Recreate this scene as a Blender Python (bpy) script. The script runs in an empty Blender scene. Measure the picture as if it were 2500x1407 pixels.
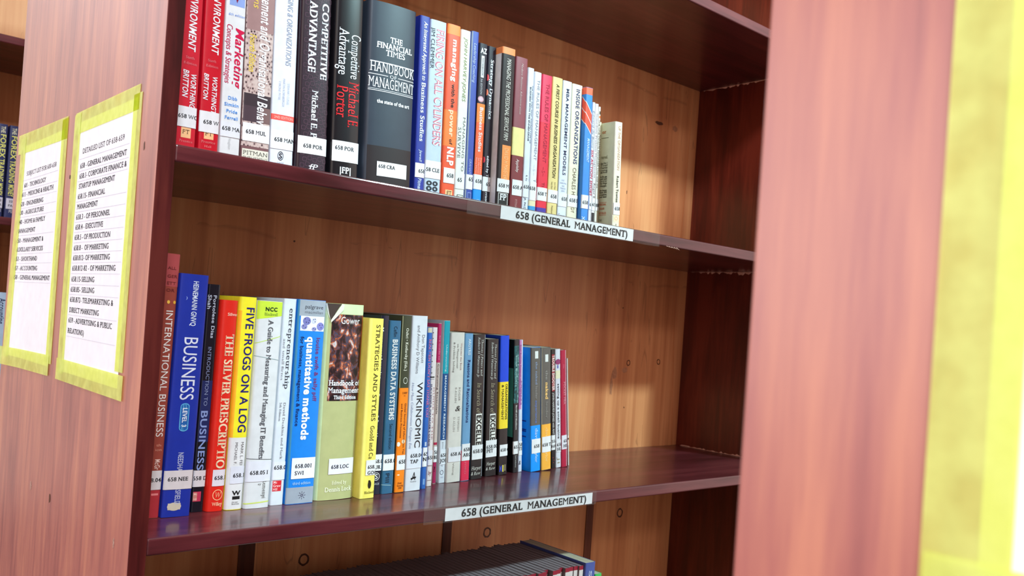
import bpy, math, random
from mathutils import Vector, Matrix
random.seed(7)
SC = bpy.context.scene
COL = SC.collection

# ------------------------------------------------------------------ camera, world, lights, exposure
CAM_POS = Vector((-0.28912, -0.86635, 0.04483))
YAW, PITCH, ROLL = 0.72435, 0.00731, 0.06918
fw = Vector((math.sin(YAW)*math.cos(PITCH), math.cos(YAW)*math.cos(PITCH), math.sin(PITCH)))
rt = Vector((math.cos(YAW), -math.sin(YAW), 0)); up = rt.cross(fw)
cr, sr = math.cos(ROLL), math.sin(ROLL)
rt2 = cr*rt + sr*up; up2 = -sr*rt + cr*up
cam_data = bpy.data.cameras.new('camera')
cam = bpy.data.objects.new('camera', cam_data); COL.objects.link(cam)
M3 = Matrix((rt2, up2, -fw)).transposed()
cam.matrix_world = Matrix.Translation(CAM_POS) @ M3.to_4x4()
cam_data.sensor_fit = 'HORIZONTAL'; cam_data.sensor_width = 36.0
cam_data.lens = 2144.87/2500*36.0
cam_data.shift_x = -0.01944*1000/2500; cam_data.shift_y = 0.07172*1000/2500
cam_data.clip_start = 0.01
cam_data.dof.use_dof = True; cam_data.dof.focus_distance = 1.12; cam_data.dof.aperture_fstop = 11.0
SC.camera = cam
SC.view_settings.view_transform = 'Standard'; SC.view_settings.look = 'None'
SC.view_settings.exposure = 0.14; SC.view_settings.gamma = 1.0
SC.view_settings.use_curve_mapping = False

world = bpy.data.worlds.new('room_light'); SC.world = world; world.use_nodes = True
bg = world.node_tree.nodes['Background']
bg.inputs[0].default_value = (1.0, 0.80, 0.71, 1); bg.inputs[1].default_value = 1.25

def area(name, loc, target, sx, sy, watts, color):
    d = bpy.data.lights.new(name, 'AREA'); d.shape = 'RECTANGLE'; d.size = sx; d.size_y = sy
    d.energy = watts; d.color = color
    o = bpy.data.objects.new(name, d); COL.objects.link(o); o.location = loc
    o.rotation_euler = (Vector(target)-Vector(loc)).to_track_quat('-Z', 'Y').to_euler()
    return o
area('ceiling_lamp', (1.83, -2.0, 1.85), (1.0, .3, .1), .22, .14, 94, (.62, .97, 1.0))
area('ceiling_lamp_far', (1.5, -3.4, 1.62), (.8, .2, 0), .5, .3, 14, (1, .97, .93))
area('fill_light_left', (-.72, -2.2, 2.1), (.1, .3, .1), .5, .4, 90, (.84, .95, 1.0))  # added fill from the front for the left spines, no real fitting
area('window_light', (-2.6, .9, .6), (0, .1, -.2), 2.2, 1.5, 30, (.76, .88, 1.0))
area('sheen_light', (-1.5, 4.0, 1.5), (-.6, .5, .3), 2.0, 1.3, 11, (.86, .92, 1.0))  # added light, only for the sheen on the end panel

# ------------------------------------------------------------------ helpers
def s2l(c):
    return tuple((v/255/12.92 if v/255 <= .04045 else ((v/255+.055)/1.055)**2.4) for v in c)
MATS = {}
def nodes_of(m):
    m.use_nodes = True; return m.node_tree, m.node_tree.nodes, m.node_tree.links, m.node_tree.nodes['Principled BSDF']
def plain(c, rough=.4, spec=.4, key=None, coat=0.0, wear=.06):
    k = ('p', tuple(c), rough, spec, coat)
    if k in MATS: return MATS[k]
    m = bpy.data.materials.new('printed_' + '_'.join(str(int(v)) for v in c)); T, N, K_, P = nodes_of(m)
    l = s2l(c)
    tc = N.new('ShaderNodeTexCoord'); nz = N.new('ShaderNodeTexNoise'); nz.inputs['Scale'].default_value = 90; nz.inputs['Detail'].default_value = 3
    K_.new(tc.outputs['Object'], nz.inputs['Vector'])
    mr = N.new('ShaderNodeMapRange'); mr.inputs[1].default_value = .3; mr.inputs[2].default_value = .7
    mr.inputs[3].default_value = 1-wear; mr.inputs[4].default_value = 1+wear*.6
    K_.new(nz.outputs['Fac'], mr.inputs[0])
    hs = N.new('ShaderNodeHueSaturation'); hs.inputs['Color'].default_value = (*l, 1); K_.new(mr.outputs[0], hs.inputs['Value'])
    K_.new(hs.outputs[0], P.inputs['Base Color'])
    P.inputs['Roughness'].default_value = rough; P.inputs['Specular IOR Level'].default_value = spec
    P.inputs['Coat Weight'].default_value = coat; P.inputs['Coat Roughness'].default_value = .12
    MATS[k] = m; return m
def noise_ramp(name, scale, stops, rough=.5, detail=4, mscale=(1, 1, 1), dist=0.0, kind='noise', spec=.4, coat=0.0, coat_rough=.2, bump=0.0):
    if name in MATS: return MATS[name]
    m = bpy.data.materials.new(name); T, N, K_, P = nodes_of(m)
    tc = N.new('ShaderNodeTexCoord'); mp = N.new('ShaderNodeMapping'); mp.inputs['Scale'].default_value = mscale
    K_.new(tc.outputs['Object'], mp.inputs[0])
    if kind == 'voronoi':
        tx = N.new('ShaderNodeTexVoronoi'); tx.inputs['Scale'].default_value = scale; out = tx.outputs['Distance']
    else:
        tx = N.new('ShaderNodeTexNoise'); tx.inputs['Scale'].default_value = scale; tx.inputs['Detail'].default_value = detail
        tx.inputs['Distortion'].default_value = dist; out = tx.outputs['Fac']
    K_.new(mp.outputs[0], tx.inputs['Vector'])
    rp = N.new('ShaderNodeValToRGB'); K_.new(out, rp.inputs[0])
    el = rp.color_ramp.elements
    el[0].position = stops[0][0]; el[0].color = (*s2l(stops[0][1]), 1); el[1].position = stops[-1][0]; el[1].color = (*s2l(stops[-1][1]), 1)
    for p_, c_ in stops[1:-1]:
        e = el.new(p_); e.color = (*s2l(c_), 1)
    K_.new(rp.outputs[0], P.inputs['Base Color'])
    P.inputs['Roughness'].default_value = rough; P.inputs['Specular IOR Level'].default_value = spec
    P.inputs['Coat Weight'].default_value = coat; P.inputs['Coat Roughness'].default_value = coat_rough
    if bump:
        b = N.new('ShaderNodeBump'); b.inputs['Strength'].default_value = bump; b.inputs['Distance'].default_value = .002
        K_.new(out, b.inputs['Height']); K_.new(b.outputs[0], P.inputs['Normal'])
    MATS[name] = m; return m

def wood(name, dark, mid, light, axis='Z', rough=.35, coat=.35, coat_rough=.25, streak=.5, fine=1.0, blotch=.35, stretch=16.0, spec=.4):
    """varnished wood: long fine grain, broad stripes and soft blotches along one axis"""
    if name in MATS: return MATS[name]
    m = bpy.data.materials.new(name); T, N, K_, P = nodes_of(m)
    tc = N.new('ShaderNodeTexCoord')
    def tex(scale, along, detail=5, dist=0.0):
        mp = N.new('ShaderNodeMapping'); s = [scale]*3; s['XYZ'.index(axis)] = along; mp.inputs['Scale'].default_value = s
        K_.new(tc.outputs['Object'], mp.inputs[0]); t = N.new('ShaderNodeTexNoise'); t.inputs['Scale'].default_value = 1
        t.inputs['Detail'].default_value = detail; t.inputs['Distortion'].default_value = dist
        K_.new(mp.outputs[0], t.inputs['Vector']); return t.outputs['Fac']
    def mul(a, b_, op='MULTIPLY'):
        n = N.new('ShaderNodeMath'); n.operation = op
        for i, v in enumerate((a, b_)):
            if isinstance(v, (int, float)): n.inputs[i].default_value = v
            else: K_.new(v, n.inputs[i])
        return n.outputs[0]
    a = tex(34, 34/stretch*1.6, 6, .6); b_ = tex(150*fine, 150*fine/stretch*1.2, 4, .3); c = tex(11, 3.5, 4, .6)
    s = mul(mul(mul(a, .5), mul(b_, .25), 'ADD'), mul(c, blotch), 'ADD')
    rp = N.new('ShaderNodeValToRGB'); K_.new(s, rp.inputs[0]); el = rp.color_ramp.elements
    ctr = .275+.1+blotch*.5
    el[0].position = ctr-.11*streak*1.6; el[0].color = (*s2l(dark), 1); el[1].position = ctr+.11*streak*1.6; el[1].color = (*s2l(light), 1)
    e = el.new(ctr); e.color = (*s2l(mid), 1)
    K_.new(rp.outputs[0], P.inputs['Base Color'])
    P.inputs['Roughness'].default_value = rough; P.inputs['Specular IOR Level'].default_value = spec
    P.inputs['Coat Weight'].default_value = coat; P.inputs['Coat Roughness'].default_value = coat_rough
    bp = N.new('ShaderNodeBump'); bp.inputs['Strength'].default_value = .12; bp.inputs['Distance'].default_value = .001
    K_.new(b_, bp.inputs['Height']); K_.new(bp.outputs[0], P.inputs['Normal'])
    MATS[name] = m; return m

def mesh(name, verts, faces, mat, parent=None, org=(0, 0, 0), smooth=False, **props):
    me = bpy.data.meshes.new(name)
    if org != (0, 0, 0): verts = [(v[0]-org[0], v[1]-org[1], v[2]-org[2]) for v in verts]
    me.from_pydata(verts, [], faces); me.update()
    if mat is not None: me.materials.append(mat)
    if smooth:
        for p in me.polygons: p.use_smooth = True
    o = bpy.data.objects.new(name, me); COL.objects.link(o)
    if parent is not None: o.parent = parent
    for k, v in props.items(): o[k] = v
    return o
def empty(name, loc, label=None, cat=None, group=None, kind=None, rot=(0, 0, 0)):
    o = bpy.data.objects.new(name, None); COL.objects.link(o); o.location = loc; o.rotation_euler = rot
    o.empty_display_size = .02
    if label: o['label'] = label
    if cat: o['category'] = cat
    if group: o['group'] = group
    if kind: o['kind'] = kind
    return o
def box_vf(x0, y0, z0, x1, y1, z1, e=0.0):
    """box, with its long edges chamfered by e"""
    if e <= 0:
        v = [(x, y, z) for x in (x0, x1) for y in (y0, y1) for z in (z0, z1)]
        f = [(0, 1, 3, 2), (4, 6, 7, 5), (0, 4, 5, 1), (2, 3, 7, 6), (0, 2, 6, 4), (1, 5, 7, 3)]
        return v, f
    import bmesh
    bm = bmesh.new(); v, f = box_vf(x0, y0, z0, x1, y1, z1)
    bv = [bm.verts.new(p) for p in v]
    for q in f: bm.faces.new([bv[i] for i in q])
    bmesh.ops.recalc_face_normals(bm, faces=bm.faces)
    bmesh.ops.bevel(bm, geom=list(bm.edges), offset=e, segments=3, affect='EDGES', profile=.5)
    bm.verts.index_update()
    out = ([tuple(p.co) for p in bm.verts], [tuple(q.index for q in fc.verts) for fc in bm.faces]); bm.free()
    return out
def box(name, a, b, mat, parent=None, org=(0, 0, 0), e=0.0, **props):
    v, f = box_vf(*a, *b, e=e)
    return mesh(name, v, f, mat, parent, org, **props)

# ------------------------------------------------------------------ lettering: outlines of the built-in typeface, with slab serifs added for the serif styles
GL = {}
STY = {'': (0, 0, 0, 0), 'T': (-.014, 0, 0, 0), 'B': (.016, 0, 0, 0), 'BB': (.038, 0, 0, 0), 'I': (0, .2, 0, 0), 'BI': (.018, .2, 0, 0),
       'R': (-.012, 0, 1, .004), 'S': (-.008, 0, 1, .014), 'SB': (.004, 0, 1, .028), 'SI': (-.006, .22, 1, .012)}
def raw_glyph(ch, off):
    cu = bpy.data.curves.new('g', 'FONT'); cu.body = ch; cu.size = 1; cu.resolution_u = 3; cu.offset = off; cu.fill_mode = 'FRONT'
    cu.dimensions = '2D'
    ob = bpy.data.objects.new('g', cu); me = ob.to_mesh()
    vs = [(v.co.x, v.co.y) for v in me.vertices]; fs = [tuple(p.vertices) for p in me.polygons]
    ob.to_mesh_clear(); bpy.data.objects.remove(ob); bpy.data.curves.remove(cu)
    return vs, fs
_bar = {}
def adv(ch):
    if 'b' not in _bar: _bar['b'] = max(v[0] for v in raw_glyph('|', 0)[0])
    return max(v[0] for v in raw_glyph(ch+'|', 0)[0]) - _bar['b']
NOSERIF = set(".,:;-'|()&!?~•/0235689oOCcGSseQ")
def glyph(ch, st):
    k = (ch, st)
    if k in GL: return GL[k]
    off, shear, serif, dx = STY[st]
    if ch in 'MmWw': dx *= .35; off = min(off, -.004) if serif else off
    if ch == ' ': GL[k] = ([], [], adv(' ')); return GL[k]
    if ch == '♦': GL[k] = ([(.05, .35), (.35, -.05), (.65, .35), (.35, .75)], [(0, 1, 2, 3)], .7); return GL[k]
    vs, fs = raw_glyph(ch, off)
    if serif and ch not in NOSERIF:
        cnt = {}; nv0 = len(vs)
        for fi, f in enumerate(fs):
            for i in range(len(f)):
                e = tuple(sorted((f[i], f[(i+1) % len(f)]))); cnt.setdefault(e, []).append(fi)
        add = []
        top = max(v[1] for v in vs)
        for (a, b_), fl in cnt.items():
            if len(fl) != 1: continue
            (x0, y0), (x1, y1) = vs[a], vs[b_]
            f = fs[fl[0]]; cy = sum(vs[i][1] for i in f)/len(f); cx = sum(vs[i][0] for i in f)/len(f)
            if abs(y0-y1) < 1e-3 and .035 < abs(x0-x1) < .2:
                if ch in 'ij' and y0 > .62 and y0 > top-.13: continue
                sg = 1 if cy > y0 else -1; xa, xb = min(x0, x1)-.075-dx, max(x0, x1)+.075+dx
                gl_, gr_ = min(v[0] for v in vs[:nv0]), max(v[0] for v in vs[:nv0]); em = (x0+x1)/2; rel = (em-gl_)/(gr_-gl_)
                if (ch in 'MVvWwyA' and .3 < rel < .7) or (ch in 'Ww' and sg > 0) or (ch == 'N' and rel > .6 and sg > 0): continue
                if ch in 'MN':
                    if rel < .5: xb = max(x0, x1)
                    else: xa = min(x0, x1)
                add.append((xa, y0, xb, y0+sg*.042))
            elif ch in 'TEFLZ' and abs(x0-x1) < 1e-3 and .035 < abs(y0-y1) < .14:
                sg = 1 if cx > x0 else -1; ym = (y0+y1)/2
                lo, hi = min(y0, y1), max(y0, y1)
                if ym > top-.15: lo -= .085
                elif ym < .15: hi += .085
                else: lo -= .04; hi += .04
                add.append((x0, lo, x0+sg*.04, hi))
        for xa, ya, xb, yb in add:
            n = len(vs); ya, yb = min(ya, yb), max(ya, yb); xa, xb = min(xa, xb), max(xa, xb)
            vs += [(xa, ya), (xb, ya), (xb, yb), (xa, yb)]; fs.append((n, n+1, n+2, n+3))
    if dx:
        n = len(vs); vs = [(x-dx, y) for x, y in vs]+[(x+dx, y) for x, y in vs]; fs = fs+[tuple(i+n for i in f) for f in fs]
    if shear: vs = [(x+y*shear, y) for x, y in vs]
    a = adv(ch)+(.05 if serif else 0)+(off*1.6 if off > 0 else 0)
    GL[k] = (vs, fs, a); return GL[k]
CAP = max(v[1] for v in raw_glyph('H', 0)[0])
def layout(text, st):
    """cap height 1"""
    V, F, x = [], [], 0.0
    for ch in text:
        vs, fs, a = glyph(ch, st); n = len(V)
        V += [((vx+x)/CAP, vy/CAP) for vx, vy in vs]; F += [tuple(i+n for i in f) for f in fs]; x += a
    return V, F, max(x/CAP, .01)
def clip_poly(P, ax, lim, keep_less):
    out = []
    for i in range(len(P)):
        a, b_ = P[i], P[(i+1) % len(P)]
        ia = (a[ax] <= lim) if keep_less else (a[ax] >= lim); ib = (b_[ax] <= lim) if keep_less else (b_[ax] >= lim)
        if ia: out.append(a)
        if ia != ib:
            t = (lim-a[ax])/(b_[ax]-a[ax]); q = [a[0]+t*(b_[0]-a[0]), a[1]+t*(b_[1]-a[1])]; out.append(tuple(q))
    return out
def clipped(V, F, x0, x1, y0, y1):
    V2, F2 = list(V), []
    for f in F:
        P = [V[i] for i in f]
        if all(x0 <= p[0] <= x1 and y0 <= p[1] <= y1 for p in P): F2.append(f); continue
        for ax, lim, less in ((0, x0, False), (0, x1, True), (1, y0, False), (1, y1, True)):
            if P: P = clip_poly(P, ax, lim, less)
        if len(P) >= 3:
            n = len(V2); V2 += P; F2.append(tuple(range(n, n+len(P))))
    used = sorted({i for f in F2 for i in f}); mp = {j: i for i, j in enumerate(used)}
    return [V2[j] for j in used], [tuple(mp[i] for i in f) for f in F2]

# ------------------------------------------------------------------ materials of the place
MAH = dict(dark=(58, 16, 10), mid=(104, 34, 24), light=(142, 58, 40))
wood_end = wood('varnished_red_wood_lit', (146, 78, 80), (178, 104, 96), (204, 130, 108), 'Z', rough=.4, coat=.7, coat_rough=.3, streak=.8)  # lit copy of the upright wood: outside light and sheen in the colour
wood_in = wood('varnished_red_wood_shaded', (78, 18, 11), (96, 26, 17), (114, 38, 25), 'Z', rough=.38, coat=.3, coat_rough=.25)  # shaded copy of the same wood: the bay's shade in the colour
wood_shelf = wood('dark_red_wood_board', (62, 20, 25), (86, 33, 40), (108, 48, 52), 'X', rough=.34, coat=.45, coat_rough=.12, streak=.8, blotch=.5)

def back_wood():
    m = bpy.data.materials.new('plywood_back'); T, N, K_, P = nodes_of(m)
    tc = N.new('ShaderNodeTexCoord'); sep = N.new('ShaderNodeSeparateXYZ'); K_.new(tc.outputs['Object'], sep.inputs[0])
    def tex(sc, detail=4, dist=0.0):
        mp = N.new('ShaderNodeMapping'); mp.inputs['Scale'].default_value = sc; K_.new(tc.outputs['Object'], mp.inputs[0])
        t = N.new('ShaderNodeTexNoise'); t.inputs['Scale'].default_value = 1; t.inputs['Detail'].default_value = detail; t.inputs['Distortion'].default_value = dist
        K_.new(mp.outputs[0], t.inputs['Vector']); return t.outputs['Fac']
    def math_(op, *a):
        n = N.new('ShaderNodeMath'); n.operation = op
        for i, v in enumerate(a):
            if isinstance(v, (int, float)): n.inputs[i].default_value = v
            else: K_.new(v, n.inputs[i])
        return n.outputs[0]
    g1 = tex((26, 1, 1.6), 4, .4); g2 = tex((110, 1, 3), 3); g3 = tex((6, 1, 1.2), 2, .3)
    s = math_('ADD', math_('ADD', math_('MULTIPLY', g1, .5), math_('MULTIPLY', g2, .2)), math_('MULTIPLY', g3, .3))
    rp = N.new('ShaderNodeValToRGB'); K_.new(s, rp.inputs[0]); el = rp.color_ramp.elements
    el[0].position = .36; el[0].color = (*s2l((182, 108, 68)), 1); el[1].position = .64; el[1].color = (*s2l((230, 164, 114)), 1)
    e = el.new(.5); e.color = (*s2l((214, 141, 94)), 1)
    # thin dark veins
    v = tex((34, 1, 2.2), 2, 1.1); vein = math_('SUBTRACT', 1, math_('MINIMUM', 1, math_('MULTIPLY', math_('ABSOLUTE', math_('SUBTRACT', v, .52)), 90)))
    vein = math_('MULTIPLY', vein, math_('GREATER_THAN', tex((9, 1, 5), 2), .56))
    # smears across the grain, just under each shelf
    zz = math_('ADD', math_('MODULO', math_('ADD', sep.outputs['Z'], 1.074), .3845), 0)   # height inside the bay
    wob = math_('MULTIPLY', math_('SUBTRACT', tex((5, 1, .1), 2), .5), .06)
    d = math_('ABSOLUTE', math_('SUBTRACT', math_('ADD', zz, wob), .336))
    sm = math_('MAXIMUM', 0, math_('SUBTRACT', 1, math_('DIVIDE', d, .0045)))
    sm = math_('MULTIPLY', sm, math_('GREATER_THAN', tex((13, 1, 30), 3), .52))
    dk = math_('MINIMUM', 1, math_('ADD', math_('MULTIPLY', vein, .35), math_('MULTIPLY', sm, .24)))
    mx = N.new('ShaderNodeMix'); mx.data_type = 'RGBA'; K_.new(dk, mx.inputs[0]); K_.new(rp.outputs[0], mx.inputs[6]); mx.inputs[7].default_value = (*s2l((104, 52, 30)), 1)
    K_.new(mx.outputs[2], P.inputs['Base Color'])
    P.inputs['Roughness'].default_value = .45; P.inputs['Specular IOR Level'].default_value = .3; P.inputs['Coat Weight'].default_value = .12; P.inputs['Coat Roughness'].default_value = .3
    return m
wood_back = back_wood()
mat_knot = noise_ramp('knot_wood', 300, [(.3, (70, 34, 18)), (.7, (104, 58, 34))], rough=.5)
mat_knot_in = noise_ramp('knot_heart', 300, [(.3, (150, 92, 60)), (.7, (170, 110, 74))], rough=.5)
mat_hole = noise_ramp('filled_screw_hole', 800, [(.3, (110, 52, 40)), (.7, (216, 178, 164))], rough=.6)
mat_bead = noise_ramp('dried_sealant', 500, [(.3, (190, 130, 116)), (.7, (226, 186, 172))], rough=.6)
mat_paper = noise_ramp('white_paper', 60, [(.3, (238, 236, 246)), (.7, (246, 244, 252))], rough=.6, spec=.2)
mat_pages = noise_ramp('page_edges', 40, [(.3, (168, 152, 128)), (.7, (214, 204, 184))], rough=.8, mscale=(40, 1, 1), spec=.1)
mat_pages_grey = noise_ramp('shaded_page_edges', 30, [(.3, (122, 104, 108)), (.7, (156, 140, 146))], rough=.8, mscale=(40, 1, 1), spec=.1)  # grey holds the shadow that lies on the page tops
mat_line = plain((206, 204, 222), .7); mat_ink = plain((30, 24, 50), .6)
mat_black = plain((22, 22, 30), .6)
def tape_mat(name, tint, body, opac, rough):
    m = bpy.data.materials.new(name); T, N, K_, P = nodes_of(m)
    tr = N.new('ShaderNodeBsdfTransparent'); tr.inputs[0].default_value = (*tint, 1); mx = N.new('ShaderNodeMixShader')
    nz = N.new('ShaderNodeTexNoise'); nz.inputs['Scale'].default_value = 60; tc = N.new('ShaderNodeTexCoord'); K_.new(tc.outputs['Object'], nz.inputs['Vector'])
    mr = N.new('ShaderNodeMapRange'); mr.inputs[1].default_value = .3; mr.inputs[2].default_value = .7; mr.inputs[3].default_value = opac*.82; mr.inputs[4].default_value = opac*1.16
    K_.new(nz.outputs['Fac'], mr.inputs[0]); K_.new(mr.outputs[0], mx.inputs[0])
    P.inputs['Base Color'].default_value = (*s2l(body), 1); P.inputs['Roughness'].default_value = rough
    K_.new(tr.outputs[0], mx.inputs[1]); K_.new(P.outputs[0], mx.inputs[2]); K_.new(mx.outputs[0], N['Material Output'].inputs[0])
    return m
mat_tape = tape_mat('yellow_tape', (.95, 1.0, .30), (240, 250, 142), .6, .35)
mat_clear = tape_mat('clear_tape', (.97, .97, .95), (200, 186, 184), .07, .10)

# ------------------------------------------------------------------ bookcases
zS = [-.956, -.572, -.18801, .19631, .58092]; TH = .0172; ZF = -1.04; ZT = .985
TP = .0166; XW = 1.20667; YB = .29988
def bookcase(y0, XW, label, name='bookcase', extra=True):
    """double-sided bookcase 0.6 m deep; y0 = its front plane"""
    org = (0, y0, ZF)
    r = empty(name, org, label, 'bookcase', None)
    box('side_panel', (0, y0, ZF), (TP, y0+.6, ZT), wood_end if True else wood_in, r, org, .0012, label='red varnished end panel seen from outside')
    # same board as the end panel, in the copy with shade in its colour
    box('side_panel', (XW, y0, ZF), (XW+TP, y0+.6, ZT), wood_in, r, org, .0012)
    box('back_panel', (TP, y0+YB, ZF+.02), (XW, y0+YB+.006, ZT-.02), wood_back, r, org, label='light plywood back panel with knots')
    for z in zS:
        box('shelf_board', (TP, y0, z-TH), (XW, y0+YB, z), wood_shelf, r, org, .0022)
        box('shelf_board', (TP, y0+YB+.006, z-TH), (XW, y0+.6, z), wood_shelf, r, org, .0022)
    box('top_board', (TP, y0, ZT-.018), (XW, y0+.6, ZT), wood_shelf, r, org, .002)
    box('plinth', (TP, y0+.02, ZF), (XW, y0+.035, zS[0]-TH), wood_in, r, org)
    return r, org
floor = box('floor', (-4, -4.5, ZF-.05), (4.5, 4.2, ZF), noise_ramp('floor_tiles', 3, [(.3, (70, 56, 48)), (.7, (92, 76, 66))], rough=.4), kind='structure')
wall_paint = noise_ramp('wall_paint', 4, [(.3, (222, 214, 204)), (.7, (232, 226, 216))], rough=.8)
box('ceiling', (-4, -4.5, 2.3), (4.5, 4.2, 2.35), wall_paint, kind='structure')
box('wall_back', (-4, 4.1, ZF), (4.5, 4.2, 2.3), wall_paint, kind='structure')
A, AO = bookcase(0.0, XW, 'red wooden bookcase with two rows of management books and yellow-taped lists on its end')
Bc, BO = bookcase(-1.2722, .75, 'blurred near bookcase end panel of pink-red wood at the right edge')
Cc, CO = bookcase(1.27, XW, 'bookcase in the row behind, seen past the far edge of the end panel')
# thin added sheet on the inside of the end panel, shade put into its colour
for r_, o_, y_ in ((A, AO, 0), (Cc, CO, 1.27)):
    box('shade_lining', (TP, y_+.002, zS[0]), (TP+.0008, y_+YB, ZT-.02), wood_in, r_, o_, label='inner face of the end panel, shade in its dark red')
# front lipping of the end panel: dark
box('front_lipping', (.0002, -.0012, ZF), (TP, .0006, ZT), wood('dark_red_wood_edge', (54, 12, 12), (72, 20, 20), (88, 32, 28), 'Z', rough=.55, coat=.0, spec=.15), A, AO, .0004, label='dark red front edge of the end panel')

def bead(x, y0, y1, z, sgn, seed, alongx=False):
    rnd = random.Random(seed); V, F = [], []; n = 60
    for i in range(n+1):
        t = y0+(y1-y0)*i/n; q = max(.0004, rnd.gauss(.0011, .0008)); 
        if rnd.random() < .12: q += .002
        if rnd.random() < .2: q = .0002
        V += [(x-.0004, t, z), (x-q*.8, t, z+sgn*.0003), (x-.0002, t, z+sgn*q*1.5)]
    for i in range(n):
        a = i*3; F += [(a, a+1, a+4, a+3), (a+1, a+2, a+5, a+4), (a+2, a, a+3, a+5)]
    return V, F
for z, sg, sd in ((zS[4]-TH, -1, 1), (zS[3]-TH, -1, 2), (zS[2], 1, 3)):
    V, F = bead(XW, .004, YB-.012, z, sg, sd); mesh('sealant_bead', V, F, mat_bead, A, AO, label='ragged pale sealant along the joint')
# corner strip of plywood standing slightly proud beside the right side panel, its edge slightly out of plumb
for z0, z1, xa, xb in ((zS[2], zS[3]-TH, 1.193, 1.166), (zS[3], zS[4]-TH, 1.176, 1.186)):
    V = [(xa, YB-.0012, z0), (XW, YB-.0012, z0), (XW, YB-.0012, z1), (xb, YB-.0012, z1), (xa, YB, z0), (XW, YB, z0), (XW, YB, z1), (xb, YB, z1)]
    mesh('plywood_strip', V, [(0, 1, 2, 3), (4, 7, 6, 5), (0, 3, 7, 4), (1, 5, 6, 2), (0, 4, 5, 1), (3, 2, 6, 7)], wood_back, A, AO)
# dark jointing battens on the back of the lower bay
mat_batten = wood('stained_batten', (70, 28, 14), (92, 40, 22), (110, 54, 30), 'Z', rough=.5, coat=.1)
for xa, xb in ((.249, .273), (.604, .622), (.947, .966)):
    box('batten', (xa, YB-.0015, zS[1]), (xb, YB, zS[2]-TH), mat_batten, A, AO)
def ring_vf(cx, cz, rx, rz, y, inner=.0, n=20, wob=0.0, seed=0):
    rnd = random.Random(seed); V, F = [], []
    for i in range(n):
        a = 2*math.pi*i/n; k = 1+rnd.uniform(-wob, wob); V.append((cx+rx*k*math.cos(a), y, cz+rz*k*math.sin(a)))
    if inner > 0:
        for i in range(n):
            a = 2*math.pi*i/n; V.append((cx+rx*inner*math.cos(a), y, cz+rz*inner*math.sin(a)))
        F = [(i, (i+1) % n, n+(i+1) % n, n+i) for i in range(n)]
    else: F = [tuple(range(n))]
    return V, F
for i, (cx, cz, rr) in enumerate(((.351, -.324, .0085), (.701, -.321, .0085), (1.044, -.318, .0085), (1.039, -.018, .0055), (1.132, -.014, .0055))):
    V, F = ring_vf(cx, cz, rr, rr*1.1, YB-.0004, .68, 18, .08, i); k = mesh('knot', V, F, mat_knot, A, AO, label='dark knot ring in the plywood')
    V, F = ring_vf(cx, cz, rr*.7, rr*.77, YB-.0003, 0, 14, .05, i); mesh('knot_heart', V, F, mat_knot_in, k)
def speck(name, plane, a, b_, ra, rb, mat, seed=0):
    rnd = random.Random(seed); V = []
    for i in range(12):
        t = 2*math.pi*i/12; k = rnd.uniform(.75, 1.2); u_, v_ = a+ra*k*math.cos(t), b_+rb*k*math.sin(t)
        V.append((u_, YB-.0003, v_) if plane == 'Y' else (-.0002, u_, v_))
    return mesh(name, V, [tuple(range(12))], mat, A, AO)
for i, (y, z, ra, rb) in enumerate(((.378, -.204, .004, .006), (.286, -.203, .0035, .006), (.044, -.2, .0022, .0055), (.038, .195, .0022, .0045), (.30, .185, .004, .003))):
    speck('screw_hole', 'X', y, z, ra, rb, mat_hole if i in (0, 2) else mat_knot, i)
for i, (x, z, ra, rb) in enumerate(((1.0, -.04, .006, .012), (1.03, -.033, .008, .006), (.993, -.062, .004, .02), (1.082, .471, .012, .004), (1.134, .47, .008, .006), (1.012, .09, .0016, .0016), (1.035, -.107, .001, .002), (1.0, .318, .001, .004), (.30, .141, .002, .0015))):
    speck('stain', 'Y', x, z, ra, rb, mat_knot if rb < .005 else noise_ramp('stain_brown', 200, [(.3, (166, 106, 74)), (.7, (184, 124, 90))], rough=.5), i+20)
# two shelf boards carry small splinters and chips at the end of the tape
for k in range(5):
    x = .765+k*.006; V = [(x, -.0012, zS[3]-TH+.0004), (x+.009, -.0022, zS[3]-TH-.0012-k*.0005), (x+.0088, -.0018, zS[3]-TH-.0009-k*.0005), (x+.002, -.001, zS[3]-TH+.0007)]
    mesh('splinter', V, [(0, 1, 2, 3)], mat_bead, A, AO)

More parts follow.
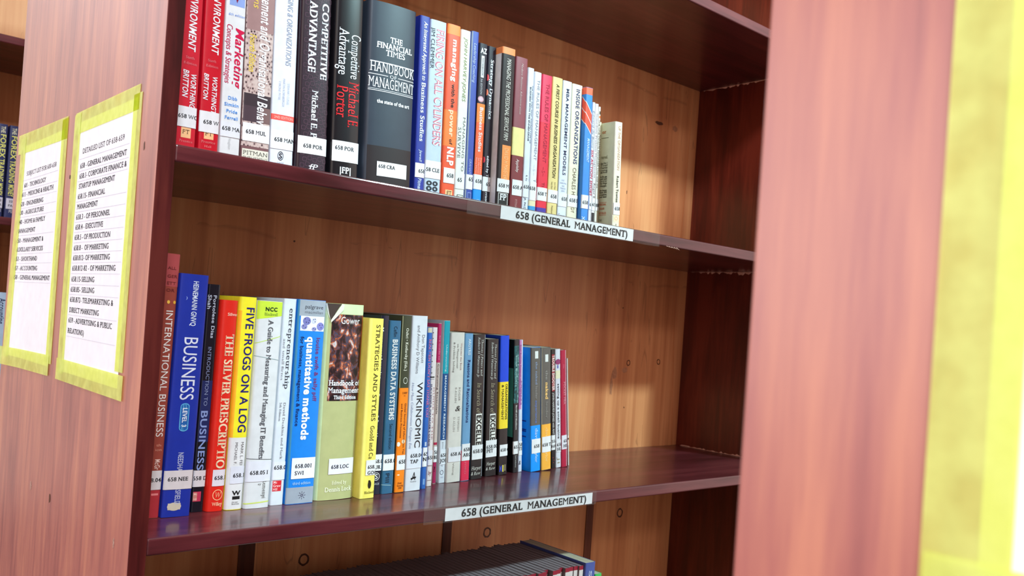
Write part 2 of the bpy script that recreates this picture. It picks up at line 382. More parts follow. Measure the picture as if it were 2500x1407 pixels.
# ------------------------------------------------------------------ end-panel sheets
def sheet(name, label, ypl, yw, zb, lines, title, rot=0.0, bulge=None, tapes=(), rules=True, heading_y=.5, xoff=0.0, lead=.0135):
    """A4 list on the end panel plane X=0 facing -X. ypl = near (camera) edge, so text runs from far (large Y) to near."""
    r = empty(name, (0, ypl+yw/2, zb), label, 'paper sheet', 'taped paper lists on the bookcase ends')
    org = (0, ypl+yw/2, zb); hgt = .297
    bl = bulge or (lambda y, z: 0.0)
    X = lambda y, z, o: -o-bl(y, z)
    def patch(nm, y0, z0, y1, z1, o, mat, parent=r, n=10, skew=0.0, **pr):
        V, F = [], []
        for j in range(n+1):
            for i in range(n+1):
                y = y0+(y1-y0)*i/n; z = z0+(z1-z0)*j/n+skew*(i/n-.5); V.append((X(y, z, o), y, z))
        for j in range(n):
            for i in range(n):
                a = j*(n+1)+i; F.append((a, a+n+1, a+n+2, a+1))
        return mesh(nm, V, F, mat, parent, org, **pr)
    patch('paper', ypl, zb, ypl+yw, zb+hgt, .0003, mat_paper)
    for t in tapes:
        patch('yellow_tape_strip', t[0], t[1], t[2], t[3], t[5] if len(t) > 5 else .0007, mat_tape, skew=t[4] if len(t) > 4 else 0)
    def write(nm, text, zc, cap, yl, yr=None, st='R', mat=mat_ink, sx=1.0):
        V, F, w = layout(text, st); k = cap; s = k*sx if yr is None else (yl-yr)/w
        vs = [(X(yl-x*s, zc+y*k, .00055), yl-x*s, zc+y*k) for x, y in V]
        return mesh(nm, vs, F, mat, r, org)
    if title: write('heading', title[0], title[1], title[2], title[3], title[4])
    for (tx, zc, yl, yr) in lines: write('list_line', tx, zc, .0068, yl, yr)
    return r, write, patch
rt_ = lambda y0, y1, z0, z1, sk=0, o=.0007: (y0, z0, y1, z1, sk, o)
L2 = [('658 - GENERAL MANAGEMENT', .1942, .2576, .0895), ('658.1- CORPORATE FINANCE &', .1821, .2577, .0869), ('STARTUP MANAGEMENT', .1702, .2577, .1229),
      ('658.15- FINANCIAL', .1581, .2585, .1539), ('MANAGEMENT', .1462, .2585, .1777), ('658.3 - OF PERSONNEL', .1338, .2591, .1311), ('658.4 - EXECUTIVE', .122, .2592, .1526),
      ('658.5 - OF PRODUCTION', .11, .2594, .1241), ('658.8 -  OF MARKETING', .0976, .2596, .1269), ('658.812- OF MARKETING', .0859, .2598, .1199),
      ('658.812-82 - OF MARKETING', .0739, .2599, .0982), ('658.15-SELLING', .0611, .2599, .1691), ('658.85- SELLING', .049, .26, .1662), ('658.872- TELEMARKETING &', .0371, .26, .0979),
      ('DIRECT MARKETING', .0249, .26, .144), ('659 - ADVERTISING & PUBLIC', .0129, .26, .0963), ('RELATIONS)', .0005, .26, .194)]
L1 = [('601 - TECHNOLOGY', .1908, .5303, .4141), ('611 - MEDICINE & HEALTH', .1781, .5387, .3727), ('620 - ENGINEERING', .1647, .5432, .4188), ('630 - AGRICULTURE', .1525, .5465, .4143),
      ('640 - HOME & FAMILY', .1394, .5481, .4034), ('MANAGEMENT', .1267, .5475, .4512), ('650 - MANAGEMENT &', .113, .5466, .4043), ('AUXILLARY SERVICES', .1004, .5466, .4029),
      ('653 - SHORTHAND', .0873, .5472, .4301), ('657 - ACCOUNTING', .0742, .547, .425), ('658 - GENERAL MANAGEMENT', .0615, .5466, .3587)]
def rules(writer_patch, y0, y1, zs):
    for z in zs: writer_patch('ruled_line', y0, z-.0002, y1, z+.0002, .0005, mat_line, n=6)
CAPH = .0060
def do_lines(write, lines):
    for tx, zc, yl, yr in lines: write('list_line', tx, zc-CAPH/2, CAPH, yl, yr, 'S')
r2, w2, p2 = sheet('subject_list', 'white typed list headed DETAILED LIST OF 658-659, framed in yellow tape, nearer the front edge', .066, .2105, -.0492, [], None,
    tapes=[(.0525, -.032, .078, .2515, .0), (.060, .2345, .290, .2605, .0), (.267, -.052, .2925, .2585, .0, .0011), (.048, -.060, .2960, -.0345, .0, .0014)])
w2('heading', 'DETAILED LIST OF 658-659', .2113-CAPH/2, CAPH, .2519, .0998, 'R'); do_lines(w2, L2)
rules(p2, .083, .264, [.2025, .188, .176, .1521, .140, .128, .116, .1038, .0918, .08, .0675, .055, .043, .0189, -.0062])
def bulge1(y, z):
    t = max(0, min(1, (y-.47)/.12)); q = max(0, min(1, (.20-z)/.25)); s = .0008+.0052*q
    return s*t*t*(3-2*t)*(1.0 if y < .58 else 1.0)
r1, w1, p1 = sheet('subject_list', 'white typed list headed SUBJECT LIST FOR 600-658, yellow-taped, curling near the far edge', .339, .2105, -.0492, [], None, bulge=bulge1,
    tapes=[(.3235, -.045, .350, .2605), (.324, .2365, .580, .2645, .004), (.537, -.052, .5635, .2600, .0, .0011), (.332, -.062, .577, -.0365, -.004, .0014)])
w1('heading', 'SUBJECT LIST FOR 600-658', .2069-CAPH/2, CAPH, .5212, .3659, 'R'); do_lines(w1, L1)
rules(p1, .356, .545, [.198, .1845, .1715, .1585, .146, .1200, .0942, .081, .068, .055])
# the list taped to the near bookcase end (its lettering lies outside the frame)
r3, w3, p3 = sheet('subject_list', 'blurred white sheet framed in yellow tape on the near bookcase end', -.9705, .2105, -.0322, [], None,
    tapes=[(-.7697, -.030, -.7425, .2600), (-.985, .2400, -.745, .2655), (-.9840, -.033, -.9580, .2600, .0, .0011), (-.987, -.0450, -.7440, -.0188, .0, .0014)])
for r_ in (r1, r2, r3): r_['category'] = 'taped list'

# ------------------------------------------------------------------ shelf-edge labels under clear tape
def shelf_label(label, xa, xb, za, zb, ta, tb, zt, tx0, tx1, tape_front=True):
    org = (xa, -.001, za); r = empty('shelf_label', org, label, 'shelf label', 'shelf-edge labels')
    dz = .0004
    def quad(nm, x0, x1, z0, z1, y, mat, **pr):
        return mesh(nm, [(x0, y, z0), (x1, y, z0), (x1, y, z1), (x0, y, z1), (x0, y+.0002, z0), (x1, y+.0002, z0), (x1, y+.0002, z1), (x0, y+.0002, z1)],
                    [(0, 1, 2, 3), (4, 7, 6, 5), (0, 4, 5, 1), (3, 2, 6, 7), (0, 3, 7, 4), (1, 5, 6, 2)], mat, r, org, **pr)
    quad('paper_strip', xa, xb, za, zb, -.0006, plain((232, 232, 242), .55))
    V, F, w = layout('658 (GENERAL  MANAGEMENT)', 'SB'); cap = .0096; s = (tx1-tx0)/w
    vs = [(tx0+x*s, -.0009, (za+zb)/2-cap/2+.0002+y*cap) for x, y in V]
    mesh('lettering', vs, F, mat_black, r, org)
    # clear tape: front strip then folded back over the shelf's top edge
    V, F = [], []; n = 24; rnd = random.Random(int(xa*1000))
    for i in range(n+1):
        x = ta+(tb-ta)*i/n; k = rnd.uniform(-.0006, .0006)
        V += [(x, -.0012, za-.0015+k), (x, -.0012, zt-.0016), (x, -.0004, zt+.0003), (x, .009+k*3, zt+.0003+abs(k)*.4)]
    for i in range(n):
        a = i*4
        for j in range(3): F.append((a+j, a+4+j, a+5+j, a+1+j))
    mesh('clear_tape', V, F, mat_clear, r, org)
shelf_label('white label reading 658 (GENERAL MANAGEMENT) on the upper shelf edge', .4316, .6885, .1778, .1952, .3763, .7486, zS[3], .4571, .6767)
shelf_label('white label reading 658 (GENERAL MANAGEMENT) on the lower shelf edge', .3763, .6392, -.2058, -.1900, .3433, .6470, zS[2], .4016, .6278)

# ------------------------------------------------------------------ books
BOOKS = [
('M','red textbook lettered ENVIRONMENT, leftmost on the upper shelf against the side panel',(0.03552,0.072,0.19631,0.02712,0.24,-0.01261),(205,32,52),'pb',0.17,0,(('t','title','THE BUSINESS ENVIRONMENT',0.23925,0.11277,0.01364,0.02134,(236,238,246),'BI'),('h','edition_line','Sixth',0.10368,0.0026,0.01172,0.02134,(240,160,170),'R'),('h','edition_line','Edition',0.09761,0.0026,0.00979,0.02423,(240,160,170),'R'),('t','author_name','BRITTON',0.09198,0.06295,0.01018,0.01595,(236,238,246),'BI'),('t','author_name','WORTHING',0.08895,0.05212,0.01845,0.02404,(236,238,246),'BI'),('L',0.03132,0.05299,0.0,0.02712,(232,232,238),(('658 WO',0.04053,0.00412,0.00709),)),('b','publisher_mark',0.02006,0.03089,0.01133,0.02173,(243,190,140),0.0),('h','publisher_name','FT',0.02438,0.00433,0.01249,0.02057,(60,30,30),'R'),('h','publisher_name','Prentice',0.01529,0.0026,0.00979,0.02423,(250,170,170),'R'))),
('M','red textbook lettered ENVIRONMENT, second from the left on the upper shelf',(0.06618,0.0726,0.19631,0.02174,0.24,-0.01882),(200,14,38),'pb',0.17,0,(('t','title','THE BUSINESS ENVIRONMENT',0.24644,0.11594,0.00913,0.01652,(236,238,246),'BI'),('h','edition_line','Sixth',0.10624,0.00265,0.00565,0.01478,(240,150,160),'R'),('h','edition_line','Edition',0.1005,0.00265,0.00391,0.01739,(240,150,160),'R'),('t','author_name','BRITTON',0.09344,0.06519,0.00261,0.00739,(236,238,246),'BI'),('t','author_name','WORTHINGT',0.09167,0.0515,0.01174,0.01696,(236,238,246),'BI'),('L',0.03031,0.05283,0.0,0.02174,(232,232,238),(('658 W(',0.03925,0.00419,0.00391),)),('b','publisher_mark',0.02324,0.03207,0.00565,0.01609,(243,190,140),0.0),('h','publisher_name','FT',0.02699,0.00397,0.00652,0.01522,(60,30,30),'R'),('h','publisher_name','Prentice',0.01883,0.00265,0.00304,0.01848,(250,170,170),'R'),('h','publisher_name','Hall',0.01419,0.00221,0.00652,0.01435,(250,170,170),'R'))),
('M','white textbook with the red slanted word Marketing, third on the upper shelf',(0.09005,0.0732,0.19631,0.02253,0.24,-0.02436),(224,227,232),'pb',0.18,0,(('b','cover_picture',0.17353,0.22097,0.00361,0.02073,(140,165,225),0.0),('h','cover_picture','♦',0.17755,0.00986,0.00946,0.01397,(130,20,60),'B'),('h','edition_line','6th edition',0.16234,0.00269,0.0027,0.02141,(110,150,225),'I'),('t','title','Marketing',0.1507,0.08572,0.01172,0.02141,(205,20,75),'BI'),('t','subtitle','Concepts & Strategies',0.15293,0.08841,0.0018,0.00811,(190,20,80),'I'),('h','author_name','Dibb',0.07092,0.00359,0.00631,0.01712,(75,145,225),'B'),('h','author_name','Simkin',0.06374,0.00359,0.0027,0.01938,(75,145,225),'B'),('h','author_name','Pride',0.05657,0.00359,0.00496,0.01803,(75,145,225),'B'),('h','author_name','Ferrell',0.04939,0.00359,0.00361,0.01893,(75,145,225),'B'),('L',0.03009,0.04624,0.0,0.02253,(226,230,240),(('658 MA',0.03693,0.00426,0.00135),)),('t','publisher_name','Houghton',0.02919,0.01662,0.00901,0.01217,(170,175,180),'T'))),
('M','textbook with a crowd photograph on its spine and yellow and white lettering',(0.11492,0.0738,0.19631,0.03261,0.24,-0.02991),(120,84,88),'pb',0.18,0,(('b','cover_picture',0.02467,0.2396,0.0,0.03261,'@crowd',0.0),('b','cover_picture',0.15359,0.2396,0.00065,0.03261,(158,124,124),0.0),('b','cover_picture',0.06952,0.08324,0.00065,0.03261,(58,44,52),0.0),('b','cover_picture',0.05213,0.06952,0.00065,0.01957,(74,56,66),0.0),('b','cover_picture',0.05213,0.06952,0.01957,0.03261,(120,92,92),0.0),('t','title','Management and Organisational Behav',0.21744,0.05076,0.01631,0.02772,(236,238,246),'BI'),('t','author_name','Laurie J. Mullins',0.25297,0.17823,0.00717,0.015,(235,205,90),'I'),('t','edition_line','Fourth Edition',0.14903,0.10701,0.00457,0.01174,(235,205,90),'BI'),('L',0.03016,0.0503,0.00065,0.03261,(232,232,238),(('658 MUL',0.03852,0.00434,0.00391),)),('b','publisher_mark',0.00726,0.02146,0.00098,0.03196,(226,224,210),0.0),('h','publisher_name','PITMAN',0.01505,0.00457,0.00196,0.03131,(50,45,45),'R'),('h','publisher_name','PUBLISHING',0.01047,0.00274,0.00196,0.03131,(60,55,55),'R'))),
('M','pale blue-white textbook with thin grey lettering and a red band low on its spine',(0.1494,0.0744,0.19631,0.02817,0.24,-0.03427),(220,226,240),'pb',0.18,0,(('t','title','MANAGING & ORGANIZATIONS',0.22187,0.12408,0.01408,0.02084,(150,156,180),'I'),('t','author_name','STEWART CLEGG',0.10402,0.07974,0.01746,0.02028,(160,165,195),'T'),('t','author_name','MARTIN KORNBERGER',0.10869,0.07648,0.01183,0.01465,(160,165,195),'T'),('t','author_name','TYRONE PITSIS',0.10542,0.08348,0.00676,0.00958,(160,165,195),'T'),('b','edition_band',0.06059,0.06713,0.0,0.02817,(232,88,80),0.0),('h','edition_line','2ND EDITION',0.06246,0.0028,0.00282,0.02591,(255,180,170),'B'),('L',0.02787,0.04938,0.0,0.02817,(226,229,236),(('658 MAN',0.0364,0.00443,0.00394),)),('ring','publisher_mark',0.02038,0.01239,0.00354,0.00513,(30,30,40)),('h','publisher_mark','S',0.01758,0.0056,0.01014,0.01465,(30,30,40),'B'),('h','publisher_name','SAGE',0.0115,0.00187,0.00845,0.0169,(120,120,140),'T'))),
('M','thick dark purple book with a chain-link pattern and white serif lettering',(0.17908,0.07,0.19631,0.03962,0.24,-0.03721),(38,22,34),'hb',0.2,0.004,(('b','cover_picture',0.0006,0.2396,0.00396,0.03764,(44,24,38),0.0),('links','cover_picture',0.01072,0.2396,0.00555,0.03724,(96,68,84)),('t','title','COMPETITIVE',0.20526,0.11599,0.02615,0.03487,(236,238,246),'SB'),('t','title','ADVANTAGE',0.20383,0.12218,0.0103,0.01981,(236,238,246),'SB'),('t','author_name','Michael E. P',0.1022,0.04696,0.01664,0.02456,(236,238,246),'SB'),('L',0.02789,0.04792,0.00158,0.03962,(232,232,238),(('658 POR',0.03469,0.00452,0.00792),)),('h','publisher_mark','fP',0.01049,0.00618,0.01585,0.02694,(236,238,246),'SI'))),
('M','thick black book with large white and red serif lettering on its spine',(0.22382,0.07,0.19631,0.0385,0.24,-0.03888),(22,20,25),'hb',0.2,0.004,(('t','title','Competitive',0.18007,0.12635,0.02156,0.03465,(236,238,246),'S'),('t','title','Advantage',0.18397,0.12879,0.00539,0.01809,(236,238,246),'S'),('t','author_name','Michael E.',0.12293,0.06763,0.02002,0.03465,(230,32,42),'S'),('t','author_name','Porter',0.11657,0.07841,0.00462,0.01925,(230,32,42),'S'),('L',0.02646,0.05097,0.00154,0.0385,(232,232,238),(('658 POR',0.04032,0.00465,0.00462),)),('h','publisher_mark','|FP|',0.01298,0.00734,0.01155,0.02772,(236,238,246),'SB'))),
('M','widest book, slate grey and glossy, lettered HANDBOOK OF MANAGEMENT between white rules',(0.26799,0.068,0.19631,0.07,0.22969,-0.03841),(46,54,68),'hb',0.2,0.005,(('h','title','THE',0.18206,0.0071,0.0294,0.0476,(236,238,246),'SB'),('h','title','FINANCIAL',0.17367,0.0071,0.0112,0.063,(236,238,246),'SB'),('h','title','TIMES',0.16537,0.0071,0.0238,0.0525,(236,238,246),'SB'),('b','title_rule',0.15551,0.15677,0.0035,0.0686,(236,238,246),0.0),('h','title','HANDBOOK',0.1441,0.01217,0.0035,0.0679,(236,238,246),'S'),('b','title_rule',0.14032,0.14108,0.0021,0.028,(236,238,246),0.0),('h','title','OF',0.13854,0.00406,0.0301,0.0406,(236,238,246),'S'),('b','title_rule',0.14032,0.14108,0.0427,0.0686,(236,238,246),0.0),('h','title','MANAGEMENT',0.12511,0.01268,0.0021,0.0686,(236,238,246),'S'),('b','title_rule',0.12284,0.12335,0.0021,0.0686,(236,238,246),0.0),('b','title_rule',0.12081,0.12157,0.0021,0.0686,(236,238,246),0.0),('h','subtitle','the state of the art',0.10649,0.00431,0.014,0.0616,(236,238,246),'BB'),('b','tape_patch',0.0091,0.05384,0.0035,0.0679,(36,24,28),0.0),('L',0.01724,0.03504,0.0168,0.0609,(232,232,238),(('658 CRA',0.02729,0.00431,0.0189),)))),
('M','dark blue narrow book lettered Business Studies, right of the wide slate grey book',(0.34855,0.0768,0.19631,0.01536,0.23499,-0.03618),(32,48,150),'pb',0.16,0,(('t','title','An Integrated Approach to',0.22772,0.15255,0.00584,0.01137,(236,238,246),'BI'),('t','title','Business Studies',0.14992,0.07353,0.00522,0.01168,(236,238,246),'SB'),('t','author_name','Jewell',0.06298,0.04821,0.00614,0.01014,(190,200,230),'BI'),('L',0.02762,0.0461,0.00061,0.01536,(232,232,238),(('658',0.03369,0.00474,0.00538),)),('t','publisher_name','Pitman',0.02656,0.01071,0.00538,0.01075,(200,210,235),'B'))),
('M','pale grey-blue book with tall pink-edged lettering FIRING ON ALL CYLINDERS',(0.36527,0.0774,0.19631,0.02513,0.2349,-0.03499),(184,200,220),'pb',0.16,0,(('t','author_name','JIM CLEMMER',0.22418,0.17145,0.00126,0.00679,(40,40,50),''),('t','title','FIRING ON ALL CYLINDERS',0.22418,0.07325,0.00905,0.02161,(204,104,128),''),('t','title','FIRING ON ALL CYLINDERS',0.22311,0.07218,0.01056,0.02262,(232,232,240),''),('L',0.02939,0.0524,0.0,0.02513,(232,232,238),(('658 CLE',0.03823,0.00481,-0.00251),)),('h','publisher_mark','oo',0.02057,0.00801,0.00251,0.02161,(35,40,50),'BB'),('h','publisher_mark','oo',0.01361,0.00801,0.00251,0.02161,(35,40,50),'BB'))),
('M','orange book with a bright cap, lettered managing with the power of NLP',(0.39291,0.078,0.19631,0.02097,0.23723,-0.03351),(232,84,46),'pb',0.16,0,(('b','colour_band',0.22387,0.23683,0.0,0.02097,(250,140,66),0.0),('b','colour_band',0.07654,0.12427,0.0,0.02097,(244,124,54),0.0),('t','title','managing',0.21792,0.16219,0.00881,0.01635,(250,226,214),'BB'),('t','title','with the',0.15894,0.12752,0.00964,0.0151,(50,22,20),'B'),('t','title','power',0.12481,0.08902,0.00839,0.01552,(250,206,170),'BB'),('t','title','of',0.08631,0.07925,0.00923,0.01384,(50,22,20),'B'),('t','title','NLP',0.076,0.05103,0.00671,0.01677,(252,244,240),'BB'),('L',0.02767,0.04777,0.0021,0.02097,(232,232,238),(('658',0.03541,0.00515,0.00713),)),('b','publisher_mark',0.0081,0.01898,0.00629,0.01782,(246,196,140),0.0),('h','publisher_name','FT',0.01165,0.00597,0.00839,0.01677,(50,30,30),'R'))),
('M','cream-white book with faint olive slanted lettering, between the orange and the thin blue book',(0.41502,0.0786,0.19631,0.01642,0.23568,-0.0323),(226,229,222),'pb',0.16,0,(('t','author_name','JOHN HARVEY-JONES',0.22509,0.14074,0.00591,0.01117,(140,152,96),'I'),('t','title','MANAGING TO',0.1199,0.04632,0.0092,0.01314,(110,115,120),'R'),('t','title','SURVIVE',0.10563,0.0639,0.00197,0.00657,(110,115,120),'R'),('L',0.02323,0.04412,0.00033,0.01642,(228,231,236),(('65',0.03272,0.00521,0.00361),)),('b','publisher_mark',0.00783,0.01553,0.00411,0.01478,(60,62,60),0.0),('b','publisher_mark',0.00783,0.01471,0.00526,0.0138,(226,229,222),0.0),('h','publisher_mark','V',0.00893,0.00439,0.00657,0.01248,(40,40,40),'B'))),
('M','thin royal blue book lettered Leadership Coaching in pale type',(0.43372,0.0792,0.19631,0.01201,0.23876,-0.03133),(50,72,168),'pb',0.16,0,(('b','spine_edge',0.0006,0.23836,0.0,0.00168,(150,165,190),0.0),('t','title','Leadership Coaching',0.2231,0.17,0.0036,0.00793,(190,205,240),'I'),('t','author_name','GRAHAM',0.06695,0.04642,0.0042,0.00793,(170,185,230),'I'),('L',0.02533,0.04531,0.00024,0.01201,(232,232,238),(('65',0.03657,0.00527,0.00432),)),('b','publisher_mark',0.01255,0.02144,0.0036,0.01021,(120,140,200),0.0),('b','publisher_mark',0.01366,0.02033,0.00456,0.00925,(50,72,150),0.0))),
('M','navy and orange book lettered A-Z, with a small round pink seal on its spine',(0.44888,0.082,0.19631,0.01503,0.22737,-0.03037),(30,30,48),'pb',0.16,0,(('h','title','AZ',0.21404,0.00673,0.00271,0.01323,(236,238,246),'BB'),('b','title_box',0.18104,0.21069,0.00451,0.00962,(222,222,228),0.0),('t','subtitle','HANDBOOK',0.2079,0.18328,0.00601,0.00842,(120,120,130),'B'),('t','edition_line','5th EDITION',0.17937,0.15754,0.00451,0.00752,(200,200,210),''),('disc','seal',0.15138,0.00631,0.00504,0.0042,(224,190,206)),('ring','seal',0.15138,0.00631,0.00476,0.00392,(170,70,90)),('b','seal',0.15026,0.1525,0.00271,0.00992,(90,50,80),0.0),('b','colour_band',0.04824,0.14522,0.00075,0.01473,(238,96,48),0.0),('b','colour_band',0.11945,0.14522,0.00075,0.01473,(240,132,50),0.0),('t','title','Business Studies',0.14074,0.07909,0.00541,0.01113,(236,238,246),'B'),('t','author_name','David Lines',0.0718,0.04936,0.00992,0.01233,(250,190,180),''),('t','author_name','Ian Marcouse',0.07124,0.04936,0.00631,0.00842,(250,190,180),''),('t','author_name','Barry Martin',0.07124,0.04936,0.00241,0.00451,(250,190,180),''),('L',0.02803,0.04824,0.0,0.01503,(232,232,238),(('658',0.03674,0.00504,0.00301),)),('b','colour_band',0.00164,0.02803,0.0,0.01503,(20,146,236),0.0),('ring','publisher_mark',0.01175,0.00902,0.0036,0.0028,(170,215,250)))),
('M','near-black book lettered Strategy Dynamics with small red dots on its left edge',(0.46617,0.084,0.19631,0.01478,0.22798,-0.02948),(24,26,44),'pb',0.16,0,(('t','title','Strategy Dynamics',0.2098,0.12718,0.00503,0.01064,(236,238,246),'SB'),('disc','spine_dots',0.18435,0.0003,0.00294,0.00453,(220,60,70)),('disc','spine_dots',0.16398,0.0,0.00294,0.00453,(235,120,90)),('disc','spine_dots',0.07108,0.0,0.00294,0.00453,(225,40,60)),('t','author_name','edited by T',0.07732,0.04783,0.00591,0.00976,(236,238,246),'B'),('L',0.02797,0.04783,0.0003,0.01478,(232,232,238),(('65',0.03563,0.0051,0.00621),)),('t','author_name','rrison',0.02683,0.01208,0.00591,0.00976,(236,238,246),'B'))),
('M','black book with an orange cap and a white front cover, lettered in narrow capitals',(0.48175,0.072,0.19631,0.02361,0.22965,-0.02864),(26,26,32),'pb',0.16,0,(('b','front_cover_face',0.0006,0.22925,-0.09,0.0,(244,244,246),0.0),('b','colour_band',0.21995,0.22925,-0.09,0.02361,(246,146,86),0.0),('t','title','MANAGING THE PROFESSIONAL SERVICE FIRM',0.21428,0.10122,0.0085,0.01605,(226,222,216),'I'),('b','author_box',0.04545,0.09439,0.00708,0.02313,(246,146,72),0.0),('t','author_name','DAVID H MAISTER',0.09041,0.04716,0.01086,0.01841,(250,196,140),''),('L',0.02894,0.04716,0.00094,0.02361,(232,232,238),(('658 M',0.03549,0.00512,0.0033),)),('b','publisher_mark',0.01185,0.0278,0.00378,0.02125,(210,210,210),0.0),('b','publisher_mark',0.01185,0.02695,0.00472,0.0203,(22,22,24),0.0),('h','publisher_mark','FP',0.01783,0.00853,0.00661,0.01888,(236,238,246),'SB'))),
('M','maroon worn book with a pale yellow block across its spine',(0.51479,0.0816,0.19631,0.02259,0.22594,-0.02768),(140,66,78),'pb',0.16,0,(('b','colour_band',0.0006,0.08637,0.0,0.02259,(128,44,50),0.0),('t','title','Modern Business Administration',0.21785,0.14517,0.00994,0.01355,(228,205,205),'SI'),('b','title_block',0.08637,0.12596,0.0,0.02259,(238,224,150),0.0),('t','author_name','Appleby',0.08171,0.06307,0.00903,0.014,(232,220,220),'I'),('L',0.02985,0.052,0.00316,0.02259,(232,232,238),(('658 A',0.03889,0.00524,0.00452),)),('t','publisher_name','PITMAN',0.0246,0.01002,0.00949,0.01355,(200,150,150),''))),
('M','slim bluish-white book lettered BUSINESS WITH THE ENNEAGRAM in small capitals',(0.53918,0.0822,0.19631,0.01182,0.21602,-0.02746),(216,224,240),'pb',0.16,0,(('t','title','BUSINESS WITH THE ENNEAGRAM',0.18876,0.11115,0.00449,0.00709,(50,55,75),'B'),('t','title','THE HOW AND WHY: TAKING CARE OF',0.1917,0.10821,0.00851,0.01064,(70,75,95),''),('t','author_name','R. Ka',0.0623,0.05347,0.00473,0.00756,(60,60,70),''),('L',0.0305,0.05347,0.0,0.01182,(224,228,238),(('658',0.04273,0.005,0.00118),)),('t','author_name','JR, PH.D',0.02991,0.01282,0.00355,0.00709,(70,75,90),''))),
('M','white book lettered THE RULES OF MANAGEMENT in thin grey capitals, blue foot',(0.55293,0.0828,0.19631,0.01339,0.21349,-0.02748),(226,229,240),'pb',0.16,0,(('t','title','THE RULES OF MANAGEMENT',0.20283,0.08607,0.00536,0.01018,(140,145,165),''),('t','spine_ornament','~S~',0.08014,0.06352,0.00469,0.00938,(190,195,205),'T'),('t','title','T',0.05878,0.05462,0.0067,0.01072,(120,120,135),''),('L',0.0279,0.05403,0.0,0.01339,(232,232,238),(('658 T',0.0426,0.00504,-0.00054),)),('b','colour_band',0.01959,0.0279,0.0,0.01339,(228,216,180),0.0),('b','colour_band',0.0006,0.01959,0.0,0.01339,(52,150,214),0.0))),
('M','pink-red book lettered THE RULES OF MANAGEMENT in dark red capitals',(0.56853,0.0834,0.19631,0.01974,0.21364,-0.02779),(228,46,88),'pb',0.16,0,(('b','colour_band',0.01976,0.14442,0.0,0.01974,(226,40,66),0.0),('t','title','THE RULES OF MANAGEMENT',0.20126,0.08572,0.0075,0.01421,(168,18,60),''),('t','spine_ornament','~S~',0.07973,0.06534,0.0071,0.01303,(176,24,60),'T'),('t','title','TI',0.05695,0.05035,0.00789,0.01303,(150,20,40),''),('L',0.02996,0.04915,0.0,0.01974,(232,232,238),(('658 T',0.03761,0.00509,0.00118),)),('b','colour_band',0.0006,0.01976,0.0,0.01974,(70,52,160),0.0))),
('M','mustard-tan book lettered A FIRST COURSE IN BUSINESS ORGANISATION',(0.59009,0.084,0.19631,0.02045,0.21537,-0.02856),(224,204,138),'pb',0.16,0,(('b','spine_edge',0.0006,0.21497,0.01963,0.02045,(50,70,40),0.0),('t','title','A FIRST COURSE IN BUSINESS ORGANISATION',0.20519,0.06711,0.00736,0.0135,(70,62,24),'BI'),('t','author_name','Joyce Millett',0.06104,0.05013,0.01268,0.01513,(90,80,40),''),('t','author_name','Susan Dunn',0.06104,0.05013,0.00613,0.009,(90,80,40),''),('L',0.03011,0.04891,0.00041,0.02045,(232,232,238),(('658',0.03708,0.00545,0.00573),)),('t','publisher_name','Nelson',0.02586,0.01372,0.00818,0.01145,(90,80,40),''))),
('M','bluish-white book with spaced navy capitals MBA MANAGEMENT MODELS',(0.61199,0.0846,0.19631,0.01876,0.21508,-0.02982),(214,222,240),'pb',0.16,0,(('t','title','MBA MANAGEMENT MODELS',0.20401,0.07424,0.00713,0.01276,(38,44,78),'B'),('h','author_name','SUE',0.06565,0.00245,0.00563,0.01126,(150,155,175),''),('h','author_name','HARDING',0.06136,0.00245,0.00281,0.01595,(150,155,175),''),('h','author_name','AND',0.05707,0.00245,0.00657,0.01219,(150,155,175),''),('h','author_name','TREVOR',0.05339,0.00245,0.00375,0.01501,(150,155,175),''),('h','author_name','LONG',0.04971,0.00245,0.00563,0.01313,(150,155,175),''),('L',0.02764,0.04788,0.0,0.01876,(224,228,238),(('658',0.03653,0.00551,0.00675),)),('h','publisher_name','Gower',0.01169,0.0049,0.0015,0.01613,(130,135,145),''))),
('M','cream book with slate-blue bold capitals INSIDE ORGANIZATIONS',(0.63741,0.09,0.19631,0.02193,0.2169,-0.03222),(230,224,200),'pb',0.16,0,(('t','title','INSIDE ORGANIZATIONS',0.21022,0.0958,0.00833,0.01579,(48,56,110),'B'),('t','author_name','CHARLES H',0.09082,0.04908,0.00789,0.01535,(110,96,80),''),('L',0.031,0.04908,0.00044,0.02193,(232,232,238),(('658 I',0.03818,0.0056,0.00351),)),('t','author_name','DY',0.03038,0.02228,0.00789,0.01491,(110,96,80),''))),
('M','bright blue book with orange cap and diagonal red stripes',(0.66072,0.083,0.19631,0.01498,0.21582,-0.03449),(56,138,224),'pb',0.16,0,(('b','colour_band',0.20493,0.21542,-0.03,0.01498,(248,112,82),0.0),('diag','stripe',0.19431,0.17494,0.16119,0.14431,(240,88,66)),('diag','stripe_edge',0.19525,0.17588,0.19369,0.17432,(236,238,246)),('diag','stripe_edge',0.17869,0.16057,0.17713,0.15901,(236,238,246)),('diag','stripe_edge',0.16182,0.14494,0.16026,0.14338,(236,238,246)),('t','title','MANAGEMENT',0.13868,0.10239,0.00629,0.01168,(196,220,250),'BI'),('L',0.03098,0.05166,0.0,0.01498,(232,232,238),(('658 C',0.03772,0.00532,0.0018),)),('h','publisher_mark','X',0.01343,0.00501,0.0015,0.00899,(210,230,250),'B'))),
('M','thin white book with crimson capitals SIX ACTION SHOES',(0.69239,0.098,0.19631,0.00602,0.20154,-0.03843),(222,224,234),'pb',0.14,0,(('t','title','SIX ACTION SHOES',0.12774,0.05614,0.0012,0.00542,(206,24,76),'BI'),('t','author_name','Edward de Bono',0.18901,0.13029,0.0012,0.00482,(150,150,165),'I'),('L',0.03437,0.05486,0.0,0.00602,(232,232,238),(('65',0.03949,0.00511,0.0012),)))),
